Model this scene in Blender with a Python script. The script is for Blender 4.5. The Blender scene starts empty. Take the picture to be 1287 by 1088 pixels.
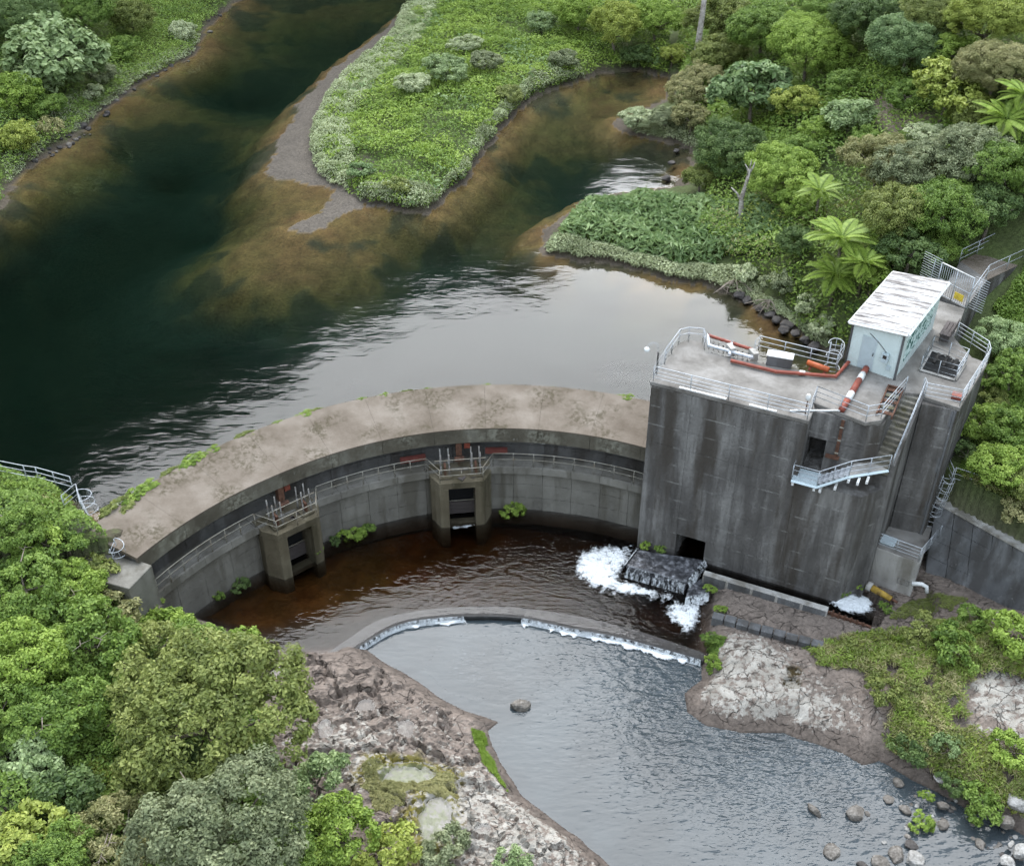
import bpy, bmesh, math, random
import numpy as np
from mathutils import Vector, Matrix
random.seed(7); rng = np.random.default_rng(7)
SC = bpy.context.scene
COL = SC.collection

# ------------------------------------------------------------------ camera
FOC, PITCH, CAMZ = 1400.0, math.radians(36.0), 43.5      # focal length in photo pixels, tilt below level, height above the tail pool
cam_d = bpy.data.cameras.new('camera'); cam = bpy.data.objects.new('camera', cam_d); COL.objects.link(cam)
cam.location = (0, 0, CAMZ); cam.rotation_euler = (math.radians(90) - PITCH, 0, 0)
cam_d.sensor_fit = 'HORIZONTAL'; cam_d.sensor_width = 36; cam_d.lens = FOC / 1287 * 36
cam_d.clip_start = 0.5; cam_d.clip_end = 3000
SC.camera = cam
# ------------------------------------------------------------------ sky, sun, exposure
SUN_EL, SUN_AZ = math.radians(48), math.radians(-2.5)      # azimuth from +Y towards +X
world = bpy.data.worlds.new('World'); SC.world = world; world.use_nodes = True
wn, wl = world.node_tree.nodes, world.node_tree.links
wn.clear()
sky = wn.new('ShaderNodeTexSky'); sky.sky_type = 'NISHITA'; sky.sun_disc = False
sky.sun_elevation = SUN_EL; sky.sun_rotation = SUN_AZ; sky.dust_density = 1.0; sky.air_density = 1.0; sky.ozone_density = 1.0
tc = wn.new('ShaderNodeTexCoord')
cn = wn.new('ShaderNodeTexNoise'); cn.inputs['Scale'].default_value = 2.6; cn.inputs['Detail'].default_value = 6; cn.inputs['Roughness'].default_value = .55
wl.new(tc.outputs['Generated'], cn.inputs['Vector'])
cr = wn.new('ShaderNodeValToRGB'); cr.color_ramp.elements[0].position = .3; cr.color_ramp.elements[1].position = .7
cr.color_ramp.elements[0].color = (4.9, 5.8, 7.2, 1); cr.color_ramp.elements[1].color = (8.6, 9.7, 11.0, 1)
wl.new(cn.outputs['Fac'], cr.inputs['Fac'])
mx = wn.new('ShaderNodeMix'); mx.data_type = 'RGBA'; mx.inputs[0].default_value = .84     # mostly cloud, some clear sky between
wl.new(sky.outputs[0], mx.inputs[6]); wl.new(cr.outputs[0], mx.inputs[7])
bg = wn.new('ShaderNodeBackground'); bg.inputs['Strength'].default_value = .09
wo = wn.new('ShaderNodeOutputWorld')
wl.new(mx.outputs[2], bg.inputs['Color']); wl.new(bg.outputs[0], wo.inputs['Surface'])
sun_d = bpy.data.lights.new('sun', 'SUN'); sun_d.energy = 1.5; sun_d.angle = math.radians(54); sun_d.color = (1, .985, .965)
sun = bpy.data.objects.new('sun', sun_d); COL.objects.link(sun)
sdir = Vector((math.sin(SUN_AZ) * math.cos(SUN_EL), math.cos(SUN_AZ) * math.cos(SUN_EL), math.sin(SUN_EL)))
sun.rotation_euler = sdir.to_track_quat('Z', 'Y').to_euler(); sun.location = sdir * 200
SC.view_settings.view_transform = 'Standard'; SC.view_settings.look = 'None'
SC.view_settings.exposure = 1.68; SC.view_settings.gamma = 1.0; SC.view_settings.use_curve_mapping = False
SC.render.engine = 'CYCLES'
SC.cycles.max_bounces = 6; SC.cycles.transparent_max_bounces = 12; SC.cycles.diffuse_bounces = 2; SC.cycles.glossy_bounces = 3
SC.cycles.use_denoising = True; SC.cycles.denoising_input_passes = 'RGB'; SC.cycles.use_adaptive_sampling = False
SC.cycles.caustics_reflective = False; SC.cycles.caustics_refractive = False

# ------------------------------------------------------------------ measuring
CP, SP = math.cos(PITCH), math.sin(PITCH)
def U(x, y, z):
    """survey point: the place at height z seen at photo pixel x, y"""
    a = x - 643.5; b = 544 - y
    t = (z - CAMZ) / (-FOC * SP + b * CP)
    return Vector((a * t, (FOC * CP + b * SP) * t, z))
def V(p, y):
    """height of the point above plan position p seen at photo row y"""
    k = (544 - y) / FOC; Y = p[1]
    return (k * Y * CP - Y * SP) / (CP + k * SP) + CAMZ
def zdepth(p): return p[1] * CP - (p[2] - CAMZ) * SP

# ------------------------------------------------------------------ noise (vectorised)
def _h(ix, iy, s):
    n = (ix.astype(np.int64) * 374761393 + iy.astype(np.int64) * 668265263 + s * 1274126177) & 0x7fffffff
    n = ((n ^ (n >> 13)) * 1274126177) & 0x7fffffff
    return ((n ^ (n >> 16)) & 0xffff) / 65535.0
def vnoise(x, y, s=0):
    ix = np.floor(x); iy = np.floor(y); fx = x - ix; fy = y - iy
    fx = fx * fx * (3 - 2 * fx); fy = fy * fy * (3 - 2 * fy)
    a = _h(ix, iy, s); b = _h(ix + 1, iy, s); c = _h(ix, iy + 1, s); d = _h(ix + 1, iy + 1, s)
    return (a * (1 - fx) + b * fx) * (1 - fy) + (c * (1 - fx) + d * fx) * fy
def fbm(x, y, s=0, o=4):
    v = 0; a = .5; t = 0
    for k in range(o):
        v = v + a * vnoise(x * 2 ** k + 17.3 * k, y * 2 ** k - 9.1 * k, s + k); t += a; a *= .5
    return v / t
def worley(x, y, s=0):
    ix = np.floor(x); iy = np.floor(y); f1 = np.full(np.shape(x), 9.); f2 = f1.copy(); idn = np.zeros(np.shape(x))
    for dx in (-1, 0, 1):
        for dy in (-1, 0, 1):
            cx = ix + dx; cy = iy + dy
            d = np.hypot(cx + _h(cx, cy, s) - x, cy + _h(cx, cy, s + 5) - y)
            near = d < f1
            f2 = np.where(near, f1, np.minimum(f2, d)); idn = np.where(near, _h(cx, cy, s + 9), idn); f1 = np.minimum(f1, d)
    return f1, f2, idn
def sstep(a, b, x):
    t = np.clip((x - a) / (b - a), 0, 1); return t * t * (3 - 2 * t)
def inpoly(x, y, P):
    r = np.zeros(np.shape(x), bool); n = len(P)
    for i in range(n):
        x0, y0 = P[i][:2]; x1, y1 = P[(i + 1) % n][:2]
        if y0 == y1: continue
        c = ((y0 > y) != (y1 > y)) & (x < (x1 - x0) * (y - y0) / (y1 - y0) + x0)
        r ^= c
    return r
def distline(x, y, P, closed=True):
    d = np.full(np.shape(x), 1e9); n = len(P)
    for i in range(n if closed else n - 1):
        x0, y0 = P[i][:2]; x1, y1 = P[(i + 1) % n][:2]
        vx, vy = x1 - x0, y1 - y0; L = vx * vx + vy * vy + 1e-12
        t = np.clip(((x - x0) * vx + (y - y0) * vy) / L, 0, 1)
        d = np.minimum(d, np.hypot(x - x0 - t * vx, y - y0 - t * vy))
    return d
def sdist(x, y, P): return np.where(inpoly(x, y, P), 1, -1) * distline(x, y, P)
class TPS:
    def __init__(s, pts, lam=.3):
        p = np.array([q[:3] for q in pts], float); s.p = p[:, :2]; n = len(p)
        K = s.k(np.hypot(p[:, None, 0] - p[None, :, 0], p[:, None, 1] - p[None, :, 1])) + lam * np.eye(n)
        A = np.zeros((n + 3, n + 3)); A[:n, :n] = K; A[:n, n] = 1; A[:n, n + 1:] = s.p; A[n, :n] = 1; A[n + 1:, :n] = s.p.T
        s.w = np.linalg.solve(A, np.r_[p[:, 2], 0, 0, 0])
    @staticmethod
    def k(r): return r                       # linear kernel: no overshoot
    def __call__(s, x, y):
        v = s.w[-3] + s.w[-2] * x + s.w[-1] * y
        for (px, py), w in zip(s.p, s.w[:-3]): v = v + w * np.hypot(x - px, y - py)
        return v

# ------------------------------------------------------------------ objects
def tag(o, label=None, cat=None, group=None, kind=None):
    if label: o['label'] = label
    if cat: o['category'] = cat
    if group: o['group'] = group
    if kind: o['kind'] = kind
    return o
def thing(name, label, cat, loc=(0, 0, 0), group=None):
    o = bpy.data.objects.new(name, None); COL.objects.link(o); o.location = loc; o.empty_display_size = .3
    return tag(o, label, cat, group)
def link(name, me, m=None, parent=None):
    o = bpy.data.objects.new(name, me); COL.objects.link(o)
    if m is not None:
        if not me.materials: me.materials.append(m)
        elif me.materials[0] is not m:
            o.material_slots[0].link = 'OBJECT'; o.material_slots[0].material = m
    if parent: o.parent = parent
    return o
def npmesh(name, v, f, smooth=False, attrs=None):
    """mesh from arrays: v (n,3), f (m,k) all faces the same size"""
    me = bpy.data.meshes.new(name); v = np.asarray(v, np.float32); f = np.asarray(f, np.int32); m, k = f.shape
    me.vertices.add(len(v)); me.vertices.foreach_set('co', v.ravel())
    me.loops.add(m * k); me.loops.foreach_set('vertex_index', f.ravel())
    me.polygons.add(m); me.polygons.foreach_set('loop_start', np.arange(0, m * k, k, dtype=np.int32))
    try: me.polygons.foreach_set('loop_total', np.full(m, k, np.int32))
    except Exception: pass
    if attrs:
        for an, av in attrs.items():
            av = np.asarray(av, np.float32)
            if av.ndim == 1:
                a = me.attributes.new(an, 'FLOAT', 'POINT'); a.data.foreach_set('value', av)
            else:
                a = me.attributes.new(an, 'FLOAT_COLOR', 'POINT'); a.data.foreach_set('color', np.c_[av, np.ones(len(av))].astype(np.float32).ravel())
    me.update(calc_edges=True); me.validate()
    me.polygons.foreach_set('use_smooth', np.full(m, smooth, bool))
    return me
class MB:
    """collects solids; build() links them as one mesh object"""
    def __init__(s): s.v = []; s.f = []
    def add(s, v, f):
        o = len(s.v); s.v += [Vector(p) for p in v]; s.f += [[i + o for i in q] for q in f]; return s
    def prism(s, poly, z0, z1, top=None):
        n = len(poly); z1s = z1 if isinstance(z1, (list, tuple)) else [z1] * n
        top = top or poly
        a = sum(poly[i][0] * poly[(i + 1) % n][1] - poly[(i + 1) % n][0] * poly[i][1] for i in range(n))
        if a < 0: poly = poly[::-1]; top = top[::-1]; z1s = z1s[::-1]
        v = [(p[0], p[1], z0) for p in poly] + [(p[0], p[1], z) for p, z in zip(top, z1s)]
        f = [list(range(n))[::-1], list(range(n, 2 * n))] + [[i, (i + 1) % n, n + (i + 1) % n, n + i] for i in range(n)]
        return s.add(v, f)
    def hexa(s, b, t):
        return s.add(list(b) + list(t), [[3, 2, 1, 0], [4, 5, 6, 7], [0, 1, 5, 4], [1, 2, 6, 5], [2, 3, 7, 6], [3, 0, 4, 7]])
    def box(s, c, size, rot=0., axes=None):
        c = Vector(c); hx, hy, hz = [q / 2 for q in size]
        if axes: ux, uy, uz = [Vector(q) for q in axes]
        else: ux = Vector((math.cos(rot), math.sin(rot), 0)); uy = Vector((-math.sin(rot), math.cos(rot), 0)); uz = Vector((0, 0, 1))
        q = [(-1, -1), (1, -1), (1, 1), (-1, 1)]
        return s.hexa([c + ux * hx * a + uy * hy * b - uz * hz for a, b in q], [c + ux * hx * a + uy * hy * b + uz * hz for a, b in q])
    def tube(s, pts, r, n=6, closed=False, r1=None):
        pts = [Vector(p) for p in pts]; m = len(pts); o = len(s.v); rings = []
        up = Vector((0, 0, 1)); last = None
        for i, p in enumerate(pts):
            if closed: t = pts[(i + 1) % m] - pts[i - 1]
            else: t = pts[min(i + 1, m - 1)] - pts[max(i - 1, 0)]
            t.normalize()
            if last is None:
                a = t.cross(up)
                if a.length < .05: a = t.cross(Vector((1, 0, 0)))
            else: a = last - t * last.dot(t)
            a.normalize(); last = a; b = t.cross(a)
            rr = r if r1 is None else r + (r1 - r) * i / max(m - 1, 1)
            s.v += [p + (a * math.cos(2 * math.pi * k / n) + b * math.sin(2 * math.pi * k / n)) * rr for k in range(n)]
        for i in range(m if closed else m - 1):
            j = (i + 1) % m
            s.f += [[o + i * n + k, o + i * n + (k + 1) % n, o + j * n + (k + 1) % n, o + j * n + k] for k in range(n)]
        if not closed:
            s.f += [[o + k for k in range(n)][::-1], [o + (m - 1) * n + k for k in range(n)]]
        return s
    def mesh(s, name, origin=(0, 0, 0), smooth=False):
        me = bpy.data.meshes.new(name); o = Vector(origin)
        me.from_pydata([tuple(p - o) for p in s.v], [], s.f); me.update()
        bm = bmesh.new(); bm.from_mesh(me); bmesh.ops.recalc_face_normals(bm, faces=bm.faces[:]); bm.to_mesh(me); bm.free()
        if smooth:
            for p in me.polygons: p.use_smooth = True
        return me
    def build(s, name, m, parent=None, smooth=False, bevel=0):
        o = link(name, s.mesh(name, world_loc(parent) if parent else (0, 0, 0), smooth), m, parent)
        if bevel:
            b = o.modifiers.new('bevel', 'BEVEL'); b.width = bevel; b.segments = 1; b.limit_method = 'ANGLE'
        return o
def world_loc(o):
    p = Vector((0, 0, 0))
    while o: p += Vector(o.location); o = o.parent
    return p
def piece(name, me, m, parent, loc, rot=0., scale=(1, 1, 1)):
    """one of many alike pieces sharing a mesh"""
    o = link(name, me, m, parent); o.location = Vector(loc) - world_loc(parent); o.rotation_euler = (0, 0, rot); o.scale = scale; return o
def unitbox(b=.0):
    mb = MB().box((0, 0, 0), (1, 1, 1)); return mb.mesh('piece')
UBOX = unitbox()

# ------------------------------------------------------------------ materials
class NT:
    def __init__(s, name):
        s.m = bpy.data.materials.new(name); s.m.use_nodes = True; s.t = s.m.node_tree; s.t.nodes.clear()
        s.out = s.n('ShaderNodeOutputMaterial')
    def n(s, typ, **kw):
        nd = s.t.nodes.new(typ)
        for k, v in kw.items():
            if k in nd.inputs: nd.inputs[k].default_value = v
            else: setattr(nd, k, v)
        return nd
    def l(s, a, b): s.t.links.new(a, b)
    def pos(s, scale=(1, 1, 1)):
        g = s.n('ShaderNodeNewGeometry'); mp = s.n('ShaderNodeMapping'); mp.inputs['Scale'].default_value = scale
        s.l(g.outputs['Position'], mp.inputs['Vector']); return mp.outputs[0]
    def noise(s, scale=1., sc=(1, 1, 1), detail=4, rough=.55, vec=None):
        nd = s.n('ShaderNodeTexNoise', Scale=scale, Detail=detail, Roughness=rough); s.l(vec or s.pos(sc), nd.inputs['Vector']); return nd.outputs['Fac']
    def ramp(s, fac, stops):
        r = s.n('ShaderNodeValToRGB'); e = r.color_ramp.elements
        while len(e) < len(stops): e.new(.5)
        for q, (p, c) in zip(e, stops): q.position = p; q.color = (c[0], c[1], c[2], 1) if len(c) > 2 else (c[0],) * 3 + (1,)
        s.l(fac, r.inputs[0]); return r.outputs[0]
    def mask(s, fac, a, b):
        r = s.n('ShaderNodeMapRange'); r.inputs[1].default_value = a; r.inputs[2].default_value = b; s.l(fac, r.inputs[0]); return r.outputs[0]
    def mix(s, fac, a, b, mode='MIX'):
        m = s.n('ShaderNodeMix', data_type='RGBA', blend_type=mode)
        for i, q in ((0, fac), (6, a), (7, b)):
            if hasattr(q, 'links'): s.l(q, m.inputs[i])
            elif i == 0: m.inputs[0].default_value = q
            else: m.inputs[i].default_value = (*q, 1)
        return m.outputs[2]
    def math(s, op, a, b=None):
        m = s.n('ShaderNodeMath', operation=op)
        for i, q in enumerate((a, b)):
            if q is None: continue
            if hasattr(q, 'links'): s.l(q, m.inputs[i])
            else: m.inputs[i].default_value = q
        return m.outputs[0]
    def bump(s, h, strength=.5, dist=.05):
        b = s.n('ShaderNodeBump', Strength=strength, Distance=dist); s.l(h, b.inputs['Height']); return b.outputs[0]
    def finish(s, col, rough=.85, nrm=None, metal=0., spec=.3):
        p = s.n('ShaderNodeBsdfPrincipled'); p.inputs['Specular IOR Level'].default_value = spec; p.inputs['Metallic'].default_value = metal
        if hasattr(col, 'links'): s.l(col, p.inputs['Base Color'])
        else: p.inputs['Base Color'].default_value = (*col, 1)
        if hasattr(rough, 'links'): s.l(rough, p.inputs['Roughness'])
        else: p.inputs['Roughness'].default_value = rough
        if nrm: s.l(nrm, p.inputs['Normal'])
        s.l(p.outputs[0], s.out.inputs['Surface']); return s.m
def m_simple(name, col, rough=.6, metal=0., var=.25, scale=6., grime=None):
    t = NT(name); a = t.noise(scale, detail=5)
    c = t.ramp(a, [(.3, [q * (1 - var) for q in col]), (.7, [min(1, q * (1 + var)) for q in col])])
    if grime:
        g = t.mask(t.noise(2.2, detail=8, rough=.7), .5, .68); c = t.mix(g, c, grime)
    return t.finish(c, rough, t.bump(a, .15, .02), metal)
def m_concrete(name, dark, mid, light, streak=1., eff=0., stain=None, moss=None, mossamt=.6, scale=1., board=0., lifts=0.):
    t = NT(name)
    st = t.noise(1.1 * scale, (1, 1, .09), detail=6, rough=.62)          # runs down the face
    bl = t.noise(.55 * scale, detail=5, rough=.6)                        # blotches
    fi = t.noise(9. * scale, detail=6, rough=.7)
    v = t.math('ADD', t.math('MULTIPLY', st, .55 * streak), t.math('ADD', t.math('MULTIPLY', bl, 1 - .55 * streak - .2), t.math('MULTIPLY', fi, .2)))
    c = t.ramp(v, [(.34, dark), (.5, mid), (.66, light)])
    if stain: c = t.mix(t.math('MULTIPLY', t.mask(t.noise(.9, (1, 1, .12), detail=5), .5, .62), .75), c, stain)
    if eff:
        sp = t.mask(t.noise(14, (1, 1, .35), detail=4), .66, .74)
        c = t.mix(t.math('MULTIPLY', sp, eff), c, (.62, .6, .56))
    if moss:
        mm = t.math('MULTIPLY', t.mask(t.noise(.5, detail=3), .46, .62), t.mask(t.noise(3.6, detail=9, rough=.78), .46, .55))
        c = t.mix(t.math('MULTIPLY', mm, mossamt), c, moss)
    if lifts:
        g = t.n('ShaderNodeNewGeometry'); sx = t.n('ShaderNodeSeparateXYZ'); t.l(g.outputs['Position'], sx.inputs[0])
        fz = t.math('FRACT', t.math('MULTIPLY', t.math('SUBTRACT', sx.outputs[2], 1.85), 1 / 1.17)); d_ = t.math('ABSOLUTE', t.math('SUBTRACT', fz, .5))
        ln = t.math('MULTIPLY', t.mask(d_, .455, .49), t.mask(t.noise(.8, (1, 1, .6), detail=5, rough=.7), .5, .62))
        c = t.mix(t.math('MULTIPLY', ln, lifts), c, (.55, .54, .5))
    h = fi
    if board: h = t.math('ADD', fi, t.math('MULTIPLY', t.noise(5, (.15, .15, 1.4), detail=2), board))
    return t.finish(c, .88, t.bump(h, .35, .03))
def m_leaf(name, dark, mid, light, trans=.32, rough=.5):
    t = NT(name); a = t.n('ShaderNodeAttribute', attribute_name='v'); oi = t.n('ShaderNodeObjectInfo')
    v = t.math('ADD', a.outputs['Fac'], t.math('MULTIPLY', t.math('SUBTRACT', oi.outputs['Random'], .5), .16))
    c = t.ramp(v, [(.05, dark), (.5, mid), (.95, light)])
    p = t.n('ShaderNodeBsdfPrincipled', Roughness=rough); p.inputs['Specular IOR Level'].default_value = .35; t.l(c, p.inputs['Base Color'])
    tr = t.n('ShaderNodeBsdfTranslucent'); t.l(c, tr.inputs['Color'])
    ms = t.n('ShaderNodeMixShader'); ms.inputs[0].default_value = trans; t.l(p.outputs[0], ms.inputs[1]); t.l(tr.outputs[0], ms.inputs[2])
    t.l(ms.outputs[0], t.out.inputs['Surface']); return t.m
M = {}
M['tower'] = m_concrete('stained_concrete', (.034, .03, .026), (.115, .107, .099), (.3, .288, .27), 1.05, .1, (.052, .042, .032), board=.7, lifts=.35)
M['tower_top'] = m_concrete('deck_concrete', (.105, .094, .082), (.19, .175, .156), (.28, .262, .24), .0, .2, scale=1.3)
M['crest'] = m_concrete('crest_concrete', (.115, .09, .066), (.165, .134, .104), (.22, .185, .15), .1, .15, None, (.055, .045, .022), .75)
M['lip'] = m_concrete('lip_concrete', (0.0574, 0.0492, 0.0344), (0.107, 0.0943, 0.0697), (0.197, 0.189, 0.156), .5, .5, None, (.3, .29, .23), .6)
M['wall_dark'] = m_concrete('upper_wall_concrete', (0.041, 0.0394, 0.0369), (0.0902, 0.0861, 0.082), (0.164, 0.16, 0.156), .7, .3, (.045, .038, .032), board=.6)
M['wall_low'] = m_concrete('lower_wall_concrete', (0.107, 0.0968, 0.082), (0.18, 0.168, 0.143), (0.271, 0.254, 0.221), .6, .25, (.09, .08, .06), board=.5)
M['pier'] = m_concrete('pier_concrete', (0.0574, 0.0476, 0.0287), (0.123, 0.102, 0.0656), (0.205, 0.18, 0.123), .7, .2, (.05, .042, .022))
M['pale'] = m_concrete('pale_concrete', (.17, .155, .135), (.37, .35, .32), (.56, .54, .5), .6, .5, (.16, .14, .11))
M['grey'] = m_concrete('grey_concrete', (0.0574, 0.0574, 0.0574), (0.131, 0.131, 0.131), (0.23, 0.23, 0.23), .8, .6, (.06, .055, .05))
M['step'] = m_concrete('mossy_step_concrete', (0.082, 0.0738, 0.0492), (0.197, 0.18, 0.148), (0.328, 0.312, 0.271), .0, .2, None, (.09, .08, .02), .9)
M['steel'] = m_simple('galvanised_steel', (.46, .48, .5), .45, .35, .2, 8)
M['steel_old'] = m_simple('weathered_steel', (.3, .28, .23), .6, .2, .3, 6, (.2, .14, .08))
M['steel_dark'] = m_simple('dull_grey_steel', (.2, .19, .175), .6, .2, .3, 6, (.12, .08, .05))
M['white'] = m_simple('white_paint', (.68, .68, .66), .5, 0, .06, 6, (.5, .47, .42))
M['mint'] = m_simple('pale_mint_paint', (.62, .7, .675), .6, 0, .04, 3, (.55, .62, .59))
M['red'] = m_simple('oxide_red_paint', (.24, .06, .038), .55, 0, .3, 5, (.2, .07, .05))
M['orange'] = m_simple('orange_paint', (.4, .1, .035), .5, 0, .2, 5)
M['yellow'] = m_simple('yellow_paint', (.68, .5, .06), .55, 0, .15, 5, (.4, .28, .05))
M['darkmetal'] = m_simple('dark_metal', (.05, .045, .04), .55, .2, .4, 7)
M['rust'] = m_simple('rusty_iron', (.11, .055, .035), .8, .1, .5, 7)
M['black'] = m_simple('painted_darkness', (.012, .012, .012), .9, 0, .3, 3)  # near-black colour standing for the darkness inside openings and the pit
M['timber'] = m_simple('weathered_timber', (.09, .075, .07), .8, 0, .4, 9)
M['paleblue'] = m_simple('pale_grey_sheet', (.5, .58, .6), .45, .2, .08, 4)
M['snag'] = m_simple('pale_dead_trunk', (.42, .38, .34), .9, 0, .4, 6, (.16, .11, .09))
M['bark'] = m_simple('grey_bark', (.17, .14, .11), .9, 0, .45, 7)
M['deadwood'] = m_simple('bleached_dead_wood', (.26, .215, .175), .9, 0, .4, 6, (.1, .07, .05))
LEAF = {
 'green': m_leaf('green_leaves', (0.06, 0.11, 0.019), (0.168, 0.262, 0.046), (0.31, 0.42, 0.09)),
 'bright': m_leaf('bright_green_leaves', (0.1, 0.172, 0.022), (0.245, 0.35, 0.056), (0.42, 0.54, 0.115)),
 'olive': m_leaf('olive_leaves', (0.0832, 0.11, 0.024), (0.205, 0.244, 0.06), (0.371, 0.403, 0.12)),
 'grey': m_leaf('grey_green_leaves', (0.0832, 0.104, 0.048), (0.211, 0.244, 0.12), (0.397, 0.427, 0.24)),
 'dark': m_leaf('dark_green_leaves', (0.0384, 0.0708, 0.0192), (0.109, 0.171, 0.048), (0.218, 0.299, 0.096)),
 'teal': m_leaf('blue_green_leaves', (.06, .105, .036), (.165, .25, .09), (.35, .45, .2)),
 'silver': m_leaf('silvery_leaves', (0.205, 0.25, 0.114), (0.435, 0.488, 0.264), (0.704, 0.732, 0.48)),
 'tan': m_leaf('tan_flowering_leaves', (0.128, 0.14, 0.048), (0.288, 0.287, 0.114), (0.512, 0.464, 0.228)),
 'yellow': m_leaf('yellow_green_leaves', (0.15, 0.18, 0.03), (0.3, 0.36, 0.065), (0.5, 0.54, 0.13)),
 'pale': m_leaf('pale_green_leaves', (0.12, 0.18, 0.065), (0.28, 0.37, 0.15), (0.48, 0.57, 0.29)),
 'fern': m_leaf('fern_fronds', (0.102, 0.171, 0.024), (0.256, 0.366, 0.06), (0.435, 0.537, 0.12)),
}
# ================================================================== LAND AND WATER
WU, WP, WD = 6.2, 0.0, -0.45           # reservoir, stilling pool behind the weir, river below it
DC = Vector((-.72, 33.15))              # centre of the arch
def arc(a, r, z=0.): a = math.radians(a); return Vector((DC.x + r * math.cos(a), DC.y + r * math.sin(a), z))
def UL(lst, z): return [U(x, y, z) for x, y in lst]
left_shore = UL([(-160, 345), (-60, 300), (0, 262), (37, 216), (57, 199), (83, 184), (110, 166), (134, 137), (167, 112), (207, 90), (247, 70), (256, 45), (277, 20), (300, 3), (335, -25), (400, -70), (480, -110)], WU)
isle_west = UL([(640, -110), (575, -45), (532, 0), (501, 23), (462, 54), (419, 85), (388, 117), (369, 144), (353, 171), (342, 194), (338, 218), (353, 227), (388, 233), (413, 231), (423, 243), (408, 264), (373, 280), (365, 288), (380, 295), (415, 280), (458, 258), (497, 263), (540, 272), (563, 248), (594, 220), (614, 188), (633, 161), (660, 134), (683, 122), (718, 107), (738, 99), (757, 93), (800, 88), (838, 100), (832, 125), (800, 140), (774, 152), (778, 167), (817, 176), (852, 182), (868, 195), (862, 215), (852, 237), (760, 247), (726, 257), (693, 283), (679, 302), (679, 318), (728, 328), (786, 338), (836, 349), (883, 359), (902, 366), (937, 381), (961, 396), (988, 412), (1011, 430), (1036, 446), (1062, 452)], WU)
arc_pts = [arc(a, 14.) for a in range(40, 170, 6)]
tower_back = [U(1063, 456, 6.2), Vector((18., 46., 0)), Vector((12., 46., 0))]
res_poly = [p[:2] for p in left_shore + isle_west + tower_back[1:] + arc_pts[:-3] + [Vector((-21.3, 43.6, 0)), Vector((-23.2, 45., 0)), Vector((-27.2, 46.6, 0)), Vector((-33, 50, 0)), Vector((-40, 57, 0))]]
# river below the dam
left_low = UL([(150, 790), (230, 772), (300, 792), (330, 812), (360, 818), (420, 814), (440, 806), (457, 812), (478, 828), (510, 845), (535, 862), (560, 880), (590, 893), (625, 905), (612, 915), (617, 935), (630, 960), (652, 995), (690, 1025), (725, 1050), (760, 1080), (800, 1125)], -.3)
right_low = UL([(1420, 1125), (1330, 1062), (1287, 1046), (1262, 1032), (1215, 1012), (1180, 992), (1150, 978), (1116, 958), (1105, 953), (1085, 957), (1060, 942), (1010, 926), (985, 917), (930, 917), (890, 909), (866, 892), (862, 870), (884, 852), (882, 815), (880, 795), (885, 740)], -.3)
riv_poly = [p[:2] for p in left_low + right_low + [Vector((16, 54, 0)), Vector((12, 58, 0))] + [arc(a, 26) for a in range(66, 165, 6)]]
# everything upstream of the dam, the tower and the retaining wall
up_poly = [(-400, 600), (-400, 10), (-80, 25), (-36, 37)] + [arc(a, 21.2)[:2] for a in range(156, 58, -4)] + [(10.5, 50), (16, 49), (21.2, 47.9), (23.4, 47.5), (26.9, 43.5), (32, 37.6), (45, 22), (400, -200), (400, 600)]
def ctl(lst): return [U(x, y, z) for x, y, z in lst]
tps_up = TPS(ctl([(-100, 330, 6.6), (0, 230, 6.8), (0, 150, 8.2), (60, 150, 7.4), (100, 120, 7.5), (50, 60, 9.3), (0, 0, 11.5), (150, 80, 7.3), (200, 50, 7.2), (150, 0, 8.5), (240, 20, 7), (260, -30, 7.5), (100, -60, 11.5), (0, -120, 14), (300, -110, 9), (-150, 100, 14), (-200, 250, 11),
     (400, 150, 6.6), (450, 200, 7), (540, 240, 6.8), (500, 120, 7.2), (560, 150, 7.4), (620, 100, 7.3), (560, 40, 7.2), (650, 20, 7.4), (700, 60, 7.2), (740, 20, 8), (620, -60, 7.6), (800, 50, 7.6), (800, -50, 9), (700, -110, 9),
     (800, 150, 6.7), (850, 140, 6.9), (720, 290, 6.9), (800, 290, 7), (880, 310, 7.1), (900, 270, 7.5), (940, 330, 7.5), (980, 390, 7.2), (1030, 420, 7.3), (900, 200, 8), (960, 260, 9), (1000, 320, 9), (1060, 380, 9.3), (1050, 250, 10.5), (950, 130, 9.5), (880, 60, 8.2), (900, 0, 9.5), (1000, 150, 11.5), (1050, 60, 14), (1100, 150, 14), (1130, 320, 11), (1150, 230, 13), (1230, 280, 12.5), (1287, 200, 15), (1287, 60, 19), (1180, 0, 18), (1400, 100, 20), (1400, 250, 15.5), (1100, -100, 18), (1287, -120, 23), (1000, -60, 14)])
   + [Vector((-24, 42, 7.2)), Vector((-30, 46, 7.6)), Vector((-22, 47, 6.4)), Vector((-36, 40, 9.5)), Vector((-50, 40, 16)), Vector((-50, 65, 18)), Vector((-36, 58, 9)), Vector((-70, 90, 26)),
      Vector((25, 47, 5.2)), Vector((28, 44.2, 5.0)), Vector((33, 38.5, 5.4)), Vector((24.5, 50, 6.8)), Vector((27, 48, 6.4)), Vector((30, 52, 7.6)), Vector((34, 46, 7.6)), Vector((40, 40, 9)), Vector((36, 58, 10)), Vector((45, 60, 14)), Vector((50, 45, 14)), Vector((29, 58, 9)), Vector((17, 54, 7.2)), Vector((20, 57, 8.5)), Vector((23, 62, 10.2)), Vector((-70, 40, 24)), Vector((70, 60, 24)), Vector((60, 90, 30)), Vector((90, 40, 34))])
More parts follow.
